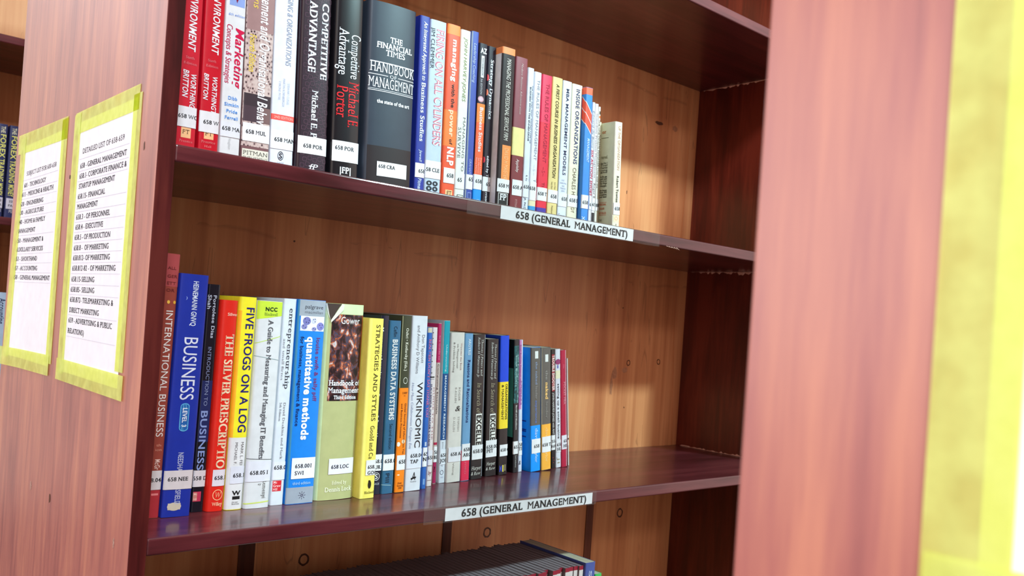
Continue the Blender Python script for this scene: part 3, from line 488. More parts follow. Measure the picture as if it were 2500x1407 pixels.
('M','thin white-grey book lettered in pale serif capitals, third from the end of the upper row',(0.70643,0.105,0.19631,0.00746,0.20317,-0.04105),(224,220,226),'pb',0.14,0,(('t','title','Immediate Problem Management',0.18781,0.08651,0.00224,0.00596,(160,140,150),'R'),('t','author_name','Roger E',0.07811,0.05418,0.00224,0.00634,(110,100,100),'R'),('L',0.03478,0.05418,0.0,0.00746,(232,232,238),(('65',0.0419,0.00517,0.00075),)),('b','publisher_mark',0.01536,0.03154,0.00075,0.00634,(40,36,40),0.0))),
('M','very thin white booklet with brown type and a dark mark at its head',(0.72209,0.112,0.19631,0.00451,0.20249,-0.04405),(228,222,214),'pb',0.14,0,(('b','spine_mark',0.19036,0.19557,0.00135,0.00451,(60,60,50),0.0),('disc','spine_mark',0.18646,0.00316,0.00208,0.00196,(220,110,50)),('t','title','THE ONE MINUTE MANAGER Lives with the',0.18191,0.07305,0.0009,0.00383,(110,96,92),''),('L',0.03711,0.05541,0.0,0.00451,(232,232,238),(('8',0.043,0.00522,0.00045),)))),
('M','thin cream booklet, last before the gap with the leaning cream paperback',(0.73369,0.119,0.19631,0.00411,0.18129,-0.04721),(226,218,190),'pb',0.12,0,(('t','title','Management',0.16076,0.10159,0.00082,0.00288,(120,110,80),''),('L',0.03902,0.05748,0.0,0.00411,(232,232,238),(('8',0.04496,0.00526,0.00041),)))),
('M','cream paperback with orange emblem at the right end of the upper row',(0.73932,0.09,0.19631,0.01698,0.17988,-0.05117),(232,227,204),'pb',0.115,0,(('b','front_cover_face',0.00947,0.17948,-0.09,0.0,(214,212,176),0.0),('h','cover_lettering','or',0.16272,0.00586,-0.026,-0.017,(196,110,50),'SB'),('b','cover_rule',0.15511,0.15609,-0.027,-0.012,(90,84,50),0.0),('h','cover_lettering','nored.',0.12247,0.00521,-0.026,-0.012,(120,112,74),'B'),('h','cover_lettering','the No.1',0.11362,0.00326,-0.027,-0.012,(60,54,30),'B'),('h','cover_lettering','Tired',0.11001,0.00326,-0.027,-0.012,(60,54,30),'B'),('h','cover_lettering','Chairman',0.10641,0.00326,-0.027,-0.012,(60,54,30),'B'),('h','cover_lettering','come',0.10248,0.00326,-0.027,-0.012,(60,54,30),'B'),('h','cover_lettering','and',0.0992,0.00326,-0.027,-0.012,(60,54,30),'B'),('h','cover_lettering','the',0.09199,0.00326,-0.027,-0.012,(60,54,30),'B'),('h','cover_lettering','paid sales',0.08871,0.00326,-0.027,-0.012,(60,54,30),'B'),('h','cover_lettering','cut it for',0.0851,0.00326,-0.027,-0.012,(60,54,30),'B'),('h','cover_lettering','the fringe',0.08149,0.00326,-0.027,-0.012,(60,54,30),'B'),('h','cover_lettering','changes.',0.07756,0.00326,-0.027,-0.012,(60,54,30),'B'),('h','cover_lettering','be changes',0.07034,0.00326,-0.027,-0.012,(60,54,30),'B'),('h','cover_lettering','have, and',0.06706,0.00326,-0.027,-0.012,(60,54,30),'B'),('h','cover_lettering','competitive',0.06345,0.00326,-0.027,-0.012,(60,54,30),'B'),('h','cover_lettering','and dead',0.05984,0.00326,-0.027,-0.012,(60,54,30),'B'),('b','cover_rule',0.05191,0.05256,-0.027,-0.012,(190,90,50),0.0),('h','cover_lettering','PERSONAL',0.04736,0.00326,-0.027,-0.012,(214,110,70),'B'),('h','cover_lettering','ORDER',0.04079,0.00326,-0.027,-0.016,(214,120,80),'B'),('h','cover_lettering','BESTSELLER',0.03356,0.00326,-0.027,-0.012,(214,110,70),'B'),('b','cover_rule',0.03167,0.03233,-0.027,-0.012,(190,90,50),0.0),('h','cover_lettering','cut',0.02208,0.00521,-0.027,-0.021,(90,90,80),''),('t','title','UP THE ORGANIZATION',0.17363,0.1034,0.00713,0.01256,(206,160,146),''),('t','author_name','Robert Townse',0.09428,0.05191,0.00645,0.01121,(40,36,40),'B'),('L',0.03233,0.05125,0.00136,0.01664,(232,232,238),(('658',0.03935,0.00554,0.00407),)),('b','publisher_mark',0.02057,0.03167,0.00255,0.01562,(240,226,190),0.0),('ring','publisher_mark',0.02645,0.00849,0.00338,0.00293,(236,120,66)),('b','spine_mark',0.01208,0.01796,0.00798,0.009,(70,66,60),0.0))),
('L','tall brick-red book lettered INTERNATIONAL BUSINESS, against the left side panel',(0.03751,0.08017,-0.18801,0.01775,0.28165,0.01262),(150,66,54),'pb',0.17,0,(('b','colour_band',0.24649,0.28125,0.0,0.01775,(172,74,76),0.0),('h','author_name','ALL',0.26463,0.00304,0.00532,0.0142,(110,40,40),'B'),('h','author_name','GER',0.25589,0.00304,0.00532,0.01597,(110,40,40),'B'),('h','author_name','ETT',0.24847,0.00304,0.00532,0.01509,(110,40,40),'B'),('h','author_name','OR',0.24104,0.00304,0.00532,0.0142,(110,40,40),'B'),('disc','spine_dots',0.2299,0.00887,0.00153,0.00191,(240,190,80)),('disc','spine_dots',0.2299,0.01526,0.00136,0.00174,(226,170,60)),('t','title','INTERNATIONAL BUSINESS',0.2216,0.08619,0.00745,0.01455,(232,224,220),''),('h','edition_line','th',0.0762,0.00261,0.00887,0.0142,(220,150,130),''),('h','edition_line','ion',0.07142,0.00261,0.00799,0.01509,(220,150,130),''),('t','publisher_name','McGr',0.06273,0.05145,0.00887,0.0142,(228,190,180),'B'),('L',0.0302,0.05058,0.00355,0.01775,(216,206,208),(('8.04',0.03854,0.00413,0.00603),)),('b','publisher_mark',0.0006,0.0302,0.0,0.01775,(176,48,56),0.0),('b','publisher_mark',0.02413,0.02629,0.00799,0.01509,(226,130,130),0.0))),
('L','wide bright blue book with large thin capitals BUSINESS and a LEVEL 3 badge',(0.05651,0.07694,-0.18801,0.0307,0.26151,0.01091),(26,48,158),'pb',0.17,0,(('t','publisher_name','HEINEMANN GNVQ',0.25425,0.2055,0.01412,0.01965,(214,224,245),'B'),('h','spine_mark',')',0.23431,0.00265,0.00737,0.00921,(150,170,230),'B'),('t','title','BUSINESS',0.19444,0.12546,0.00921,0.02395,(218,222,240),''),('b','level_badge',0.09544,0.11883,0.01105,0.02088,(92,170,214),0.0),('disc','level_badge',0.11883,0.01596,0.00485,0.00353,(92,170,214)),('disc','level_badge',0.09544,0.01596,0.00485,0.00353,(92,170,214)),('b','level_badge',0.09544,0.11883,0.01197,0.01996,(36,96,170),0.0),('disc','level_badge',0.11839,0.01596,0.00414,0.00291,(36,96,170)),('disc','level_badge',0.09588,0.01596,0.00414,0.00291,(36,96,170)),('t','level_lettering','LEVEL 3',0.11751,0.09632,0.01382,0.01842,(236,238,246),'B'),('t','author_name','NEEDHAM DRANSFIELD',0.06941,0.01346,0.01289,0.01842,(176,182,216),'B'),('L',0.02975,0.05002,0.0,0.0307,(216,208,212),(('658 NEE',0.03866,0.00419,0.00368),)),('disc','sticker',0.01126,0.01289,0.00749,0.00441,(206,194,176)),('b','sticker',0.00774,0.01478,0.00614,0.01965,(206,194,176),0.0))),
('L','black book with grey-blue lettering INTRODUCTION TO BUSINESS',(0.0934,0.08999,-0.18801,0.01373,0.25282,0.00848),(22,22,32),'pb',0.15,0,(('b','colour_band',0.07757,0.14579,0.00137,0.01304,(26,34,84),0.0),('t','author_name','Portolese Dias',0.24105,0.1927,0.00631,0.00988,(176,180,196),'B'),('t','author_name','Shah',0.24105,0.22462,0.00027,0.00412,(176,180,196),'B'),('t','title','INTRODUCTION TO',0.18359,0.11757,0.00467,0.00851,(126,134,170),''),('t','title','BUSINESS',0.11303,0.04577,0.00275,0.00988,(130,146,196),'B'),('L',0.02807,0.04623,0.0,0.01373,(214,204,208),(('658 D',0.03544,0.00432,-0.00082),)),('b','publisher_mark',0.01174,0.02263,0.0011,0.00988,(188,50,80),0.0),('b','publisher_mark',0.01265,0.02172,0.0011,0.00549,(196,130,116),0.0),('h','publisher_name','Mc',0.01876,0.00227,0.00165,0.00549,(240,190,180),'B'),('h','publisher_name','Hill',0.01332,0.00227,0.00165,0.00549,(240,190,180),'B'))),
('L','red-orange book lettered THE SILVER PRESCRIPTION in tall cream capitals',(0.10833,0.08613,-0.18801,0.0203,0.23655,0.00678),(218,34,20),'hb',0.17,0.004,(('h','author_name','Silver',0.21918,0.00321,0.00731,0.01989,(244,190,170),'SB'),('t','title','THE SILVER PRESCRIPTIO',0.19824,0.04718,0.00731,0.01705,(244,214,180),'SB'),('L',0.02839,0.04672,0.00447,0.0203,(222,214,226),(('658.1',0.03538,0.00436,0.0065),)),('ring','publisher_mark',0.01832,0.01177,0.0059,0.0062,(246,170,130)),('h','publisher_mark','W',0.01534,0.00597,0.00853,0.01502,(246,180,140),'SI'),('h','publisher_name','Wiley',0.00629,0.0039,0.00609,0.01786,(246,196,160),'SB'))),
('L','yellow book with navy capitals FIVE FROGS ON A LOG over a white foot',(0.12992,0.08556,-0.18801,0.02051,0.24166,0.00471),(238,226,44),'hb',0.19,0.003,(('b','colour_band',0.0006,0.08185,0.0,0.02051,(222,222,226),0.0),('b','spine_edge',0.08185,0.22581,0.0,0.00287,(248,180,40),0.0),('t','title','FIVE FROGS ON A LOG',0.23048,0.08697,0.00779,0.01723,(30,28,110),'B'),('t','author_name','MARK L. FEI',0.0772,0.05023,0.01313,0.01641,(100,96,100),''),('t','author_name','MICHAEL F.',0.07674,0.05116,0.00615,0.00923,(100,96,100),''),('L',0.02978,0.0493,0.00328,0.02051,(218,220,234),(('658.1',0.03686,0.00442,0.00615),)),('b','publisher_mark',0.01166,0.01538,0.00738,0.01641,(24,24,26),0.0),('h','publisher_mark','W',0.01676,0.00465,0.00697,0.01682,(24,24,26),'BB'),('h','publisher_name','Harper',0.00806,0.00163,0.00697,0.01436,(80,80,84),''),('h','publisher_name','Business',0.00597,0.00163,0.00697,0.016,(80,80,84),''))),
('L','white book with a lime-green head, thin lines and dark serif lettering about IT Benefits',(0.15185,0.08358,-0.18801,0.03044,0.23891,0.00213),(214,217,222),'hb',0.17,0.003,(('b','colour_band',0.21993,0.23851,0.0,0.03044,(196,224,62),0.0052),('h','publisher_name','NCC',0.22728,0.00426,0.00791,0.02313,(14,50,34),'BB'),('h','publisher_name','Blackwell',0.22206,0.00331,0.00731,0.02374,(110,140,60),'S'),('t','title','A Guide to Measuring and Managing IT Benefits',0.21661,0.05619,0.01278,0.01887,(92,94,102),'SB'),('b','spine_line',0.19387,0.19482,0.0,0.02983,(190,216,110),0.00899),('b','spine_line',0.17275,0.1735,0.0,0.02892,(140,160,164),-0.00426),('b','spine_line',0.05595,0.05666,0.0,0.03044,(90,94,98),-0.00189),('L',0.03067,0.05429,0.0,0.02983,(220,222,234),(('658.05 I',0.03881,0.00449,0.00365),)),('t','author_name','Remenyi',0.03256,0.01083,0.02009,0.02496,(110,112,110),'S'),('h','author_name','ey',0.02666,0.00236,0.014,0.01826,(110,112,110),'S'),('b','spine_line',0.00564,0.00706,0.0,0.03044,(204,218,110),0.00142))),
('L','pale grey-white book lettered entrepreneurship in lower case',(0.18631,0.08866,-0.18801,0.01619,0.24341,-0.00068),(210,216,226),'pb',0.2,0,(('t','title','entrepreneurship',0.23239,0.13614,0.00712,0.01295,(64,66,76),'S'),('t','subtitle','and small firms',0.1961,0.14678,0.00194,0.00486,(150,150,158),'S'),('t','author_name','David Deakins and Mark',0.12116,0.05402,0.00777,0.01068,(130,130,136),'S'),('t','edition_line','5th Edition',0.12116,0.09893,0.00291,0.0055,(130,130,136),'S'),('L',0.02988,0.05112,0.0,0.01619,(218,220,232),(('658.0',0.04207,0.00459,0.0013),)),('b','publisher_mark',0.01636,0.02891,0.0013,0.0123,(206,40,52),0.0),('h','publisher_name','Mc',0.02553,0.0029,0.00194,0.0068,(250,200,200),'B'),('h','publisher_name','Graw',0.02143,0.0029,0.00194,0.01133,(250,200,200),'B'),('h','publisher_name','Hill',0.01733,0.0029,0.00194,0.00745,(250,200,200),'B'))),
('L','blue book with white lettering quantitative methods and a picture of spotted balls',(0.204,0.0851,-0.18801,0.03581,0.24387,-0.00354),(22,122,214),'pb',0.19,0,(('b','spine_edge',0.0006,0.24299,0.0,0.00215,(60,130,170),0.0),('b','colour_band',0.22434,0.24347,0.00143,0.03581,(152,160,172),0.0),('h','publisher_name','palgrave',0.23342,0.00441,0.00788,0.03223,(76,80,92),''),('h','publisher_name','macmillan',0.22753,0.00343,0.00788,0.03223,(84,88,100),'T'),('b','cover_picture',0.20667,0.22434,0.00358,0.03474,(222,224,236),0.0),('disc','cover_picture',0.21845,0.01146,0.00511,0.0049,(118,118,178)),('disc','cover_picture',0.21894,0.02077,0.00323,0.00343,(196,198,220)),('disc','cover_picture',0.21256,0.02972,0.00484,0.0049,(124,124,190)),('disc','cover_picture',0.21157,0.0086,0.00377,0.00319,(130,130,184)),('disc','cover_picture',0.20912,0.02149,0.00323,0.00245,(140,140,190)),('dots','cover_picture',((0.2209,0.00895),(0.21697,0.01074),(0.21943,0.01433),(0.21648,0.01361),(0.22041,0.02006),(0.21796,0.0222),(0.2209,0.0222),(0.21403,0.02865),(0.21108,0.0308),(0.21452,0.03223),(0.21256,0.00716),(0.21059,0.01003),(0.20961,0.02041),(0.20912,0.02292)),(50,46,90)),('t','author_name','louise swift & sally piff',0.1993,0.12277,0.02579,0.0308,(116,50,110),'B'),('t','title','quantitative methods',0.1998,0.0757,0.01361,0.02292,(236,238,246),'BB'),('t','subtitle','for business, management & finance',0.1998,0.09286,0.00501,0.00931,(22,34,90),'B'),('L',0.03012,0.05511,0.0043,0.0351,(224,224,236),(('658.001',0.04298,0.00466,0.0086),('SWI',0.03465,0.00466,0.0086))),('h','edition_line','third edition',0.02301,0.00343,0.00716,0.0308,(150,190,230),'B'),('b','colour_band',0.0006,0.01983,0.0,0.03581,(150,158,172),0.0),('star','publisher_mark',0.01003,0.02006,0.0049,(60,50,80)))),
('L','thick pale green book with a torn top corner and a dark painted picture',(0.24476,0.09128,-0.18801,0.05489,0.24195,-0.00982),(176,177,124),'hb',0.19,0.005,(('b','colour_band',0.22924,0.24155,0.0,0.05489,(206,220,176),0.0),('b','spine_edge',0.0006,0.22924,0.0,0.00384,(198,214,160),0.0),('b','cover_picture',0.12205,0.22873,0.00823,0.05379,'@painting',0.0),('b','spine_edge',0.12205,0.22873,0.05105,0.05379,(150,70,36),0.0),('h','publisher_name','Gower',0.2173,0.00864,0.01976,0.0472,(232,228,228),''),('h','title','Handbook of',0.1411,0.0066,0.00933,0.05269,(236,238,246),'SB'),('h','title','Management',0.13196,0.0066,0.00878,0.05269,(236,238,246),'SB'),('h','edition_line','Third Edition',0.12433,0.00457,0.01647,0.0483,(236,238,246),'SB'),('L',0.03164,0.05094,0.01537,0.0505,(226,224,238),(('658 LOC',0.03849,0.00457,0.01866),)),('h','author_name','Edited by',0.01869,0.00457,0.02086,0.04171,(226,226,190),'SB'),('h','author_name','Dennis Lock',0.01006,0.00559,0.01208,0.0494,(232,232,204),'SB'),('torn',))),
('L','yellow book standing forward, lettered STRATEGIES AND STYLES',(0.30153,0.08009,-0.18801,0.02133,0.22678,-0.01461),(238,222,104),'pb',0.2,0,(('b','spine_edge',0.0006,0.22638,0.0,0.00427,(244,232,120),0.0),('t','title','STRATEGIES AND STYLES',0.21918,0.09684,0.01024,0.01621,(70,60,30),'S'),('t','author_name','Goold and Ca',0.09168,0.04933,0.00981,0.01578,(90,78,40),'S'),('L',0.02919,0.0483,0.0064,0.02133,(226,224,226),(('658.',0.03733,0.00439,0.00896),('GOO',0.0301,0.00439,0.00896))),('disc','publisher_mark',0.01731,0.01322,0.0024,0.00516,(40,32,20)),('h','publisher_mark','I',0.01834,0.00413,0.01066,0.01578,(40,32,20),'BB'),('h','publisher_name','Blackwell',0.00594,0.0031,0.0064,0.0209,(80,70,30),'S'))),
('L','navy book half hidden behind the forward yellow one, with a ringed S emblem',(0.32983,0.09619,-0.18801,0.01241,0.23117,-0.01886),(22,26,48),'pb',0.19,0,(('t','title','Management Learning',0.21596,0.14985,0.00062,0.00434,(236,238,246),'B'),('t','author_name','Burgoyne & Reynolds',0.13027,0.07205,0.00062,0.00372,(200,200,210),'B'),('L',0.03074,0.05193,0.00025,0.01241,(232,232,238),(('58.0',0.04054,0.00476,0.00124),('UR',0.03313,0.00476,0.00124))),('ring','publisher_mark',0.02333,0.00496,0.00495,0.00529,(210,210,214)),('h','publisher_mark','S',0.02042,0.00582,0.00248,0.00745,(220,220,224),'B'),('h','publisher_name','AGE',0.01247,0.00265,0.00248,0.00993,(180,184,194),''))),
('L','creased slate-blue book with bold ragged capitals BUSINESS DATA SYSTEMS',(0.34357,0.09542,-0.18801,0.01746,0.22546,-0.0212),(48,98,134),'pb',0.19,0,(('t','author_name','Ceflin',0.21831,0.20391,0.00629,0.01117,(24,44,66),''),('t','title','BUSINESS DATA SYSTEMS',0.20124,0.09556,0.00524,0.01257,(206,208,212),'BB'),('t','edition_line','Second edition',0.09129,0.05764,0.00698,0.01152,(26,50,72),''),('L',0.03038,0.05122,0.00035,0.01746,(232,232,238),(('658.0',0.04013,0.00507,0.0021),)),('b','spine_crease',0.01087,0.01167,0.0,0.01397,(150,180,190),-0.0016),('b','spine_crease',0.00312,0.22204,0.01571,0.01606,(110,150,176),0.0),('t','publisher_name','PIII',0.02717,0.01381,0.00524,0.01048,(24,44,66),'B'))),
('L','book with an olive-green upper half and a bright orange lower half',(0.36377,0.09514,-0.18801,0.01434,0.23293,-0.02401),(60,62,44),'pb',0.19,0,(('b','spine_edge',0.13785,0.23253,0.0,0.00072,(170,176,140),0.0),('t','author_name','Oshri • Kotlarsky (Eds.)',0.21656,0.15996,0.00545,0.00946,(224,222,206),'SB'),('ring','publisher_mark',0.14756,0.00803,0.00322,0.00432,(230,230,220)),('b','colour_band',0.0006,0.13785,0.0,0.01434,(246,132,22),0.0),('h','series_line','LNBIP',0.13003,0.0027,0.0043,0.01204,(150,84,24),'B'),('h','series_line','11',0.12652,0.00216,0.00659,0.00946,(150,84,24),'B'),('t','title','Global Sourcing of Information Tec',0.11789,0.05042,0.00889,0.01147,(120,60,24),'B'),('t','title','and Business Processes',0.11735,0.07202,0.00344,0.00602,(120,60,24),'B'),('disc','white_fleck',0.06392,0.00229,0.00257,0.00297,(240,236,226)),('disc','white_fleck',0.06716,0.00946,0.00257,0.0027,(240,216,180)),('L',0.02989,0.04934,0.00086,0.01434,(232,232,238),(('658.',0.03813,0.00513,0.00373),)),('disc','white_fleck',0.02341,0.0043,0.00193,0.00086,(250,230,200)),('h','title','Global',0.01139,0.00243,0.00344,0.01003,(120,60,24),'B'),('h','title','Sourcing',0.00815,0.00243,0.00287,0.01233,(120,60,24),'B'),('h','title','2008',0.0049,0.00243,0.00487,0.01003,(120,60,24),'B'))),
('L','white book with large thin black capitals running down its spine',(0.38195,0.09857,-0.18801,0.02492,0.23382,-0.02785),(216,218,228),'pb',0.18,0,(('t','author_name','Don Tapscott',0.20913,0.17082,0.01644,0.02093,(130,132,142),''),('t','author_name','and Anthony D Williams',0.22116,0.15659,0.00847,0.01296,(130,132,142),''),('t','title','WIKINOMIC',0.14509,0.05684,0.01196,0.02093,(26,26,32),''),('t','subtitle','How Mass Collaboration Changes Eve',0.14509,0.05684,0.00349,0.00698,(150,160,190),'I'),('L',0.02995,0.05574,0.0005,0.02492,(222,224,236),(('658.04',0.0445,0.00493,0.00598),('TAP',0.03681,0.00493,0.00598))),('h','publisher_mark','A',0.01431,0.01041,0.00947,0.01545,(24,24,28),'I'),('b','publisher_mark',0.01568,0.01788,0.00847,0.01694,(24,24,28),0.00164),('h','publisher_name','Portfolio',0.01143,0.00192,0.00797,0.01744,(110,110,120),''))),
('L','thin blue book with pink capitals and a cream head, right of the white book',(0.41253,0.10332,-0.18801,0.00699,0.21943,-0.03146),(42,98,182),'pb',0.16,0,(('b','colour_band',0.21226,0.21903,0.0,0.00699,(204,192,170),0.0),('t','title',"REAL MEN DON'T SAY THANK YOU",0.20337,0.09721,0.00168,0.00545,(210,120,160),'SB'),('b','publisher_mark',0.05824,0.06381,0.0021,0.00489,(190,200,220),0.0),('L',0.03038,0.05657,0.0,0.00699,(232,232,238),(('65',0.04515,0.00501,0.0007),('NE',0.03791,0.00501,0.0))),('b','publisher_mark',0.00585,0.01366,0.00168,0.00461,(120,160,210),0.0))),
('L','thin pinkish-white book with a black bar and a boxed script mark at its foot',(0.43044,0.11707,-0.18801,0.00859,0.21961,-0.03479),(226,212,212),'pb',0.14,0,(('dots','spine_dots',((0.21231,0.00103),(0.2044,0.00103),(0.19648,0.00103),(0.18856,0.00103),(0.18064,0.00103),(0.17271,0.00103),(0.16479,0.00103),(0.15686,0.00103)),(40,36,40)),('b','spine_mark',0.15007,0.15177,0.0,0.00601,(24,24,26),0.0),('b','spine_mark',0.1478,0.14837,0.0,0.00601,(90,90,96),0.0),('t','title',"SUCCESSFUL MANAGER'S GUIDE",0.14157,0.05538,0.00043,0.00258,(60,60,110),'SB'),('t','title','GUIDE TO THE',0.13761,0.06389,0.00472,0.00687,(190,120,130),'R'),('L',0.02925,0.0497,0.0,0.00859,(226,220,228),(('658',0.03707,0.00482,-0.00043),)),('b','publisher_mark',0.02744,0.02812,0.00086,0.00859,(120,80,84),0.0),('b','publisher_mark',0.00755,0.00823,0.00086,0.00859,(120,80,84),0.0),('h','publisher_mark','by',0.01562,0.00567,0.00172,0.00687,(150,100,110),'SI'))),
('L','thin magenta-headed book, left of the teal and navy one',(0.44973,0.12926,-0.18801,0.00555,0.22562,-0.03787),(200,182,176),'pb',0.16,0,(('b','colour_band',0.1705,0.22522,-0.04,0.00555,(184,28,92),0.0),('t','title','bre Guide to',0.20847,0.17396,0.00166,0.00388,(220,140,170),''),('t','title','Computing Essentials',0.16877,0.0979,0.00111,0.00333,(90,70,74),'B'),('b','colour_band',0.0546,0.05807,0.0,0.00555,(176,30,70),0.0),('L',0.03034,0.05229,0.0,0.00555,(232,232,238),(('58',0.04176,0.0049,0.00028),('BI',0.03482,0.0049,0.0))),('b','colour_band',0.0006,0.03034,0.0,0.00555,(162,28,82),0.0),('h','publisher_mark','?',0.01705,0.00692,0.00055,0.00333,(30,20,26),'B'))),
('L','teal and navy book lettered Understanding MANAGEMENT RESEARCH',(0.46001,0.12924,-0.18801,0.01078,0.23007,-0.04022),(206,212,224),'pb',0.15,0,(('b','front_cover_face',0.0006,0.22967,-0.09,0.0,(196,200,212),0.0),('b','colour_band',0.15504,0.22967,0.00054,0.01078,(0,152,172),0.0),('b','colour_band',0.06097,0.15504,0.00054,0.01078,(20,74,132),0.0),('t','title','Understanding',0.19618,0.15794,0.00431,0.0069,(200,232,236),''),('t','title','MANAGEMENT RESEARCH',0.15272,0.06213,0.0041,0.00711,(214,226,240),'B'),('t','author_name','Johns',0.05806,0.04876,0.00431,0.00582,(130,130,136),''),('L',0.02606,0.04759,0.00043,0.01078,(220,224,234),(('658',0.03698,0.00494,0.00151),('JOH',0.02941,0.00494,0.00108))),('t','author_name','ley',0.02897,0.02315,0.00431,0.00604,(120,120,130),''),('ring','publisher_mark',0.015,0.00474,0.00287,0.00319,(60,60,90)),('h','publisher_name','SAGE',0.00714,0.00174,0.00323,0.00755,(160,160,190),''))),
('L','off-white book with faint serif lettering and a curly ampersand',(0.47231,0.12742,-0.18801,0.02452,0.2139,-0.04359),(212,207,202),'pb',0.15,0,(('t','title','Wooster the Book',0.19901,0.15984,0.01717,0.02011,(190,150,150),'S'),('t','title','on Management',0.19784,0.16277,0.01079,0.01373,(140,136,134),'S'),('t','title','& Problem Solving',0.20017,0.15692,0.00441,0.00736,(140,136,134),'S'),('t','author_name','ROGER',0.13585,0.11594,0.01618,0.01913,(170,166,164),'S'),('t','author_name','E ALLEN',0.13585,0.11301,0.00981,0.01275,(170,166,164),'S'),('h','title','&',0.10159,0.00762,0.0103,0.02011,(60,56,56),'SI'),('t','author_name','STEPHEN',0.09367,0.07198,0.01618,0.01913,(180,176,174),'S'),('t','author_name','D ALLEN',0.09367,0.07198,0.00834,0.01128,(180,176,174),'S'),('L',0.02912,0.05026,0.00147,0.02452,(224,222,230),(('658 AL',0.03779,0.00498,0.00539),)),('t','publisher_name','Viking',0.02794,0.01031,0.00981,0.01226,(140,134,130),''))),
('L','light blue book lettered Reasons and Rationalizations with a red foot',(0.50014,0.12991,-0.18801,0.01518,0.21362,-0.0483),(108,156,198),'pb',0.15,0,(('t','author_name','ARGYRIS',0.20581,0.18213,0.00607,0.01033,(214,228,242),'B'),('t','title','Reasons and Rationalizations',0.17561,0.08421,0.00577,0.01063,(24,44,104),'B'),('b','colour_band',0.0006,0.04435,0.0,0.01518,(222,44,80),0.0),('L',0.02946,0.05387,0.0003,0.01518,(232,232,238),(('658',0.04301,0.00505,0.00304),('ARG',0.03527,0.00505,0.00243))),('t','publisher_name','FORD',0.02767,0.00979,0.00516,0.0085,(240,150,170),'R'))),
('L','black book lettered In Search of EXCELLENCE, left one of the two alike',(0.52076,0.13456,-0.18801,0.02269,0.21282,-0.05315),(24,21,25),'pb',0.14,0,(('t','author_name','Thomas J Peters and',0.20629,0.15217,0.01407,0.01815,(226,224,220),'SI'),('t','author_name','Robert H Waterman Jr',0.20869,0.14976,0.00771,0.0118,(226,224,220),'SI'),('t','title','In Search of',0.14194,0.09793,0.00817,0.01588,(176,164,140),'SI'),('b','title_box',0.04839,0.09612,0.00771,0.01906,(232,230,226),0.0),('t','title','EXCELLE',0.09431,0.0496,0.00908,0.0177,(24,22,24),'BB'),('L',0.02903,0.05021,0.00182,0.02269,(232,232,238),(('658.00',0.03841,0.00543,0.00363),)),('b','clear_film',0.00299,0.2123,0.02042,0.02269,(120,122,130),0.0),('h','publisher_name','Harper',0.0136,0.00543,0.00182,0.01951,(214,210,204),'SI'),('h','publisher_name','& Row',0.00603,0.00483,0.00113,0.01815,(214,210,204),'SI'))),
('L','black book lettered In Search of EXCELLENCE, right one of the two alike',(0.55846,0.14686,-0.18801,0.02262,0.20678,-0.06123),(24,21,25),'pb',0.14,0,(('t','author_name','Thomas J Peters and',0.19963,0.14717,0.01403,0.0181,(226,224,220),'SI'),('t','author_name','Robert H Waterman Jr',0.2021,0.14532,0.00769,0.01176,(226,224,220),'SI'),('t','title','In Search of',0.14099,0.09581,0.00814,0.01584,(176,164,140),'SI'),('b','title_box',0.05239,0.09395,0.00769,0.019,(232,230,226),0.0),('t','title','EXCELLE',0.09209,0.05364,0.00905,0.01765,(24,22,24),'BB'),('L',0.02879,0.05426,0.0009,0.02262,(232,232,238),(('658.00',0.04169,0.00527,0.00181),('PET',0.03548,0.00527,0.00226))),('h','publisher_name','Harper',0.01636,0.00496,0.00271,0.01946,(214,210,204),'SI'),('h','publisher_name','& Row',0.0092,0.00434,0.00136,0.01923,(214,210,204),'SI'))),
('L','book with a royal blue head, yellow middle and black foot, lettered ORGANIZATIONS & MANAGEMENT',(0.58647,0.14842,-0.18801,0.01801,0.21345,-0.06704),(28,22,26),'pb',0.14,0,(('b','colour_band',0.14242,0.21305,-0.06,0.01801,(16,70,216),0.0),('b','colour_band',0.07084,0.14242,-0.02,0.01801,(248,218,50),0.0),('t','title','ORGANIZATIONS',0.13928,0.08405,0.01116,0.01549,(60,50,30),'SB'),('t','title','& MANAGEMENT',0.13803,0.08405,0.00396,0.00792,(60,50,30),'SB'),('L',0.02865,0.04629,0.0018,0.01801,(232,232,238),(('658 C',0.03574,0.00471,0.00324),)),('h','publisher_mark','M',0.00532,0.00879,0.0018,0.0072,(70,80,180),'BB'),('h','publisher_mark','I',0.00501,0.00942,0.0072,0.01116,(240,220,100),'BB'),('h','publisher_mark','I',0.00595,0.00879,0.01116,0.01513,(150,140,120),'BB'))),
('L','dark book with a teal picture down its spine, beside the lilac-edged thin one',(0.62342,0.15677,-0.18801,0.01035,0.20813,-0.07498),(26,28,34),'pb',0.13,0,(('b','front_cover_face',0.16326,0.20773,-0.06,0.0,(20,48,58),0.0),('b','front_cover_face',0.05556,0.16326,-0.06,0.0,(90,200,184),0.0),('b','cover_picture',0.10886,0.19837,0.00052,0.00983,'@teal',0.0),('t','title','Small Business',0.1837,0.13449,0.0031,0.00569,(170,210,210),'B'),('t','title','and Entrepreneurship',0.18497,0.10886,0.00724,0.00931,(180,215,215),''),('t','author_name','Burnill and Blackburn',0.10566,0.06714,0.00414,0.00683,(214,214,214),'B'),('L',0.02917,0.04913,0.0,0.01035,(232,232,238),(('655',0.03755,0.00513,0.00103),)),('t','publisher_name','2nd Industry',0.02724,0.0079,0.00414,0.00662,(170,170,172),'B'))),
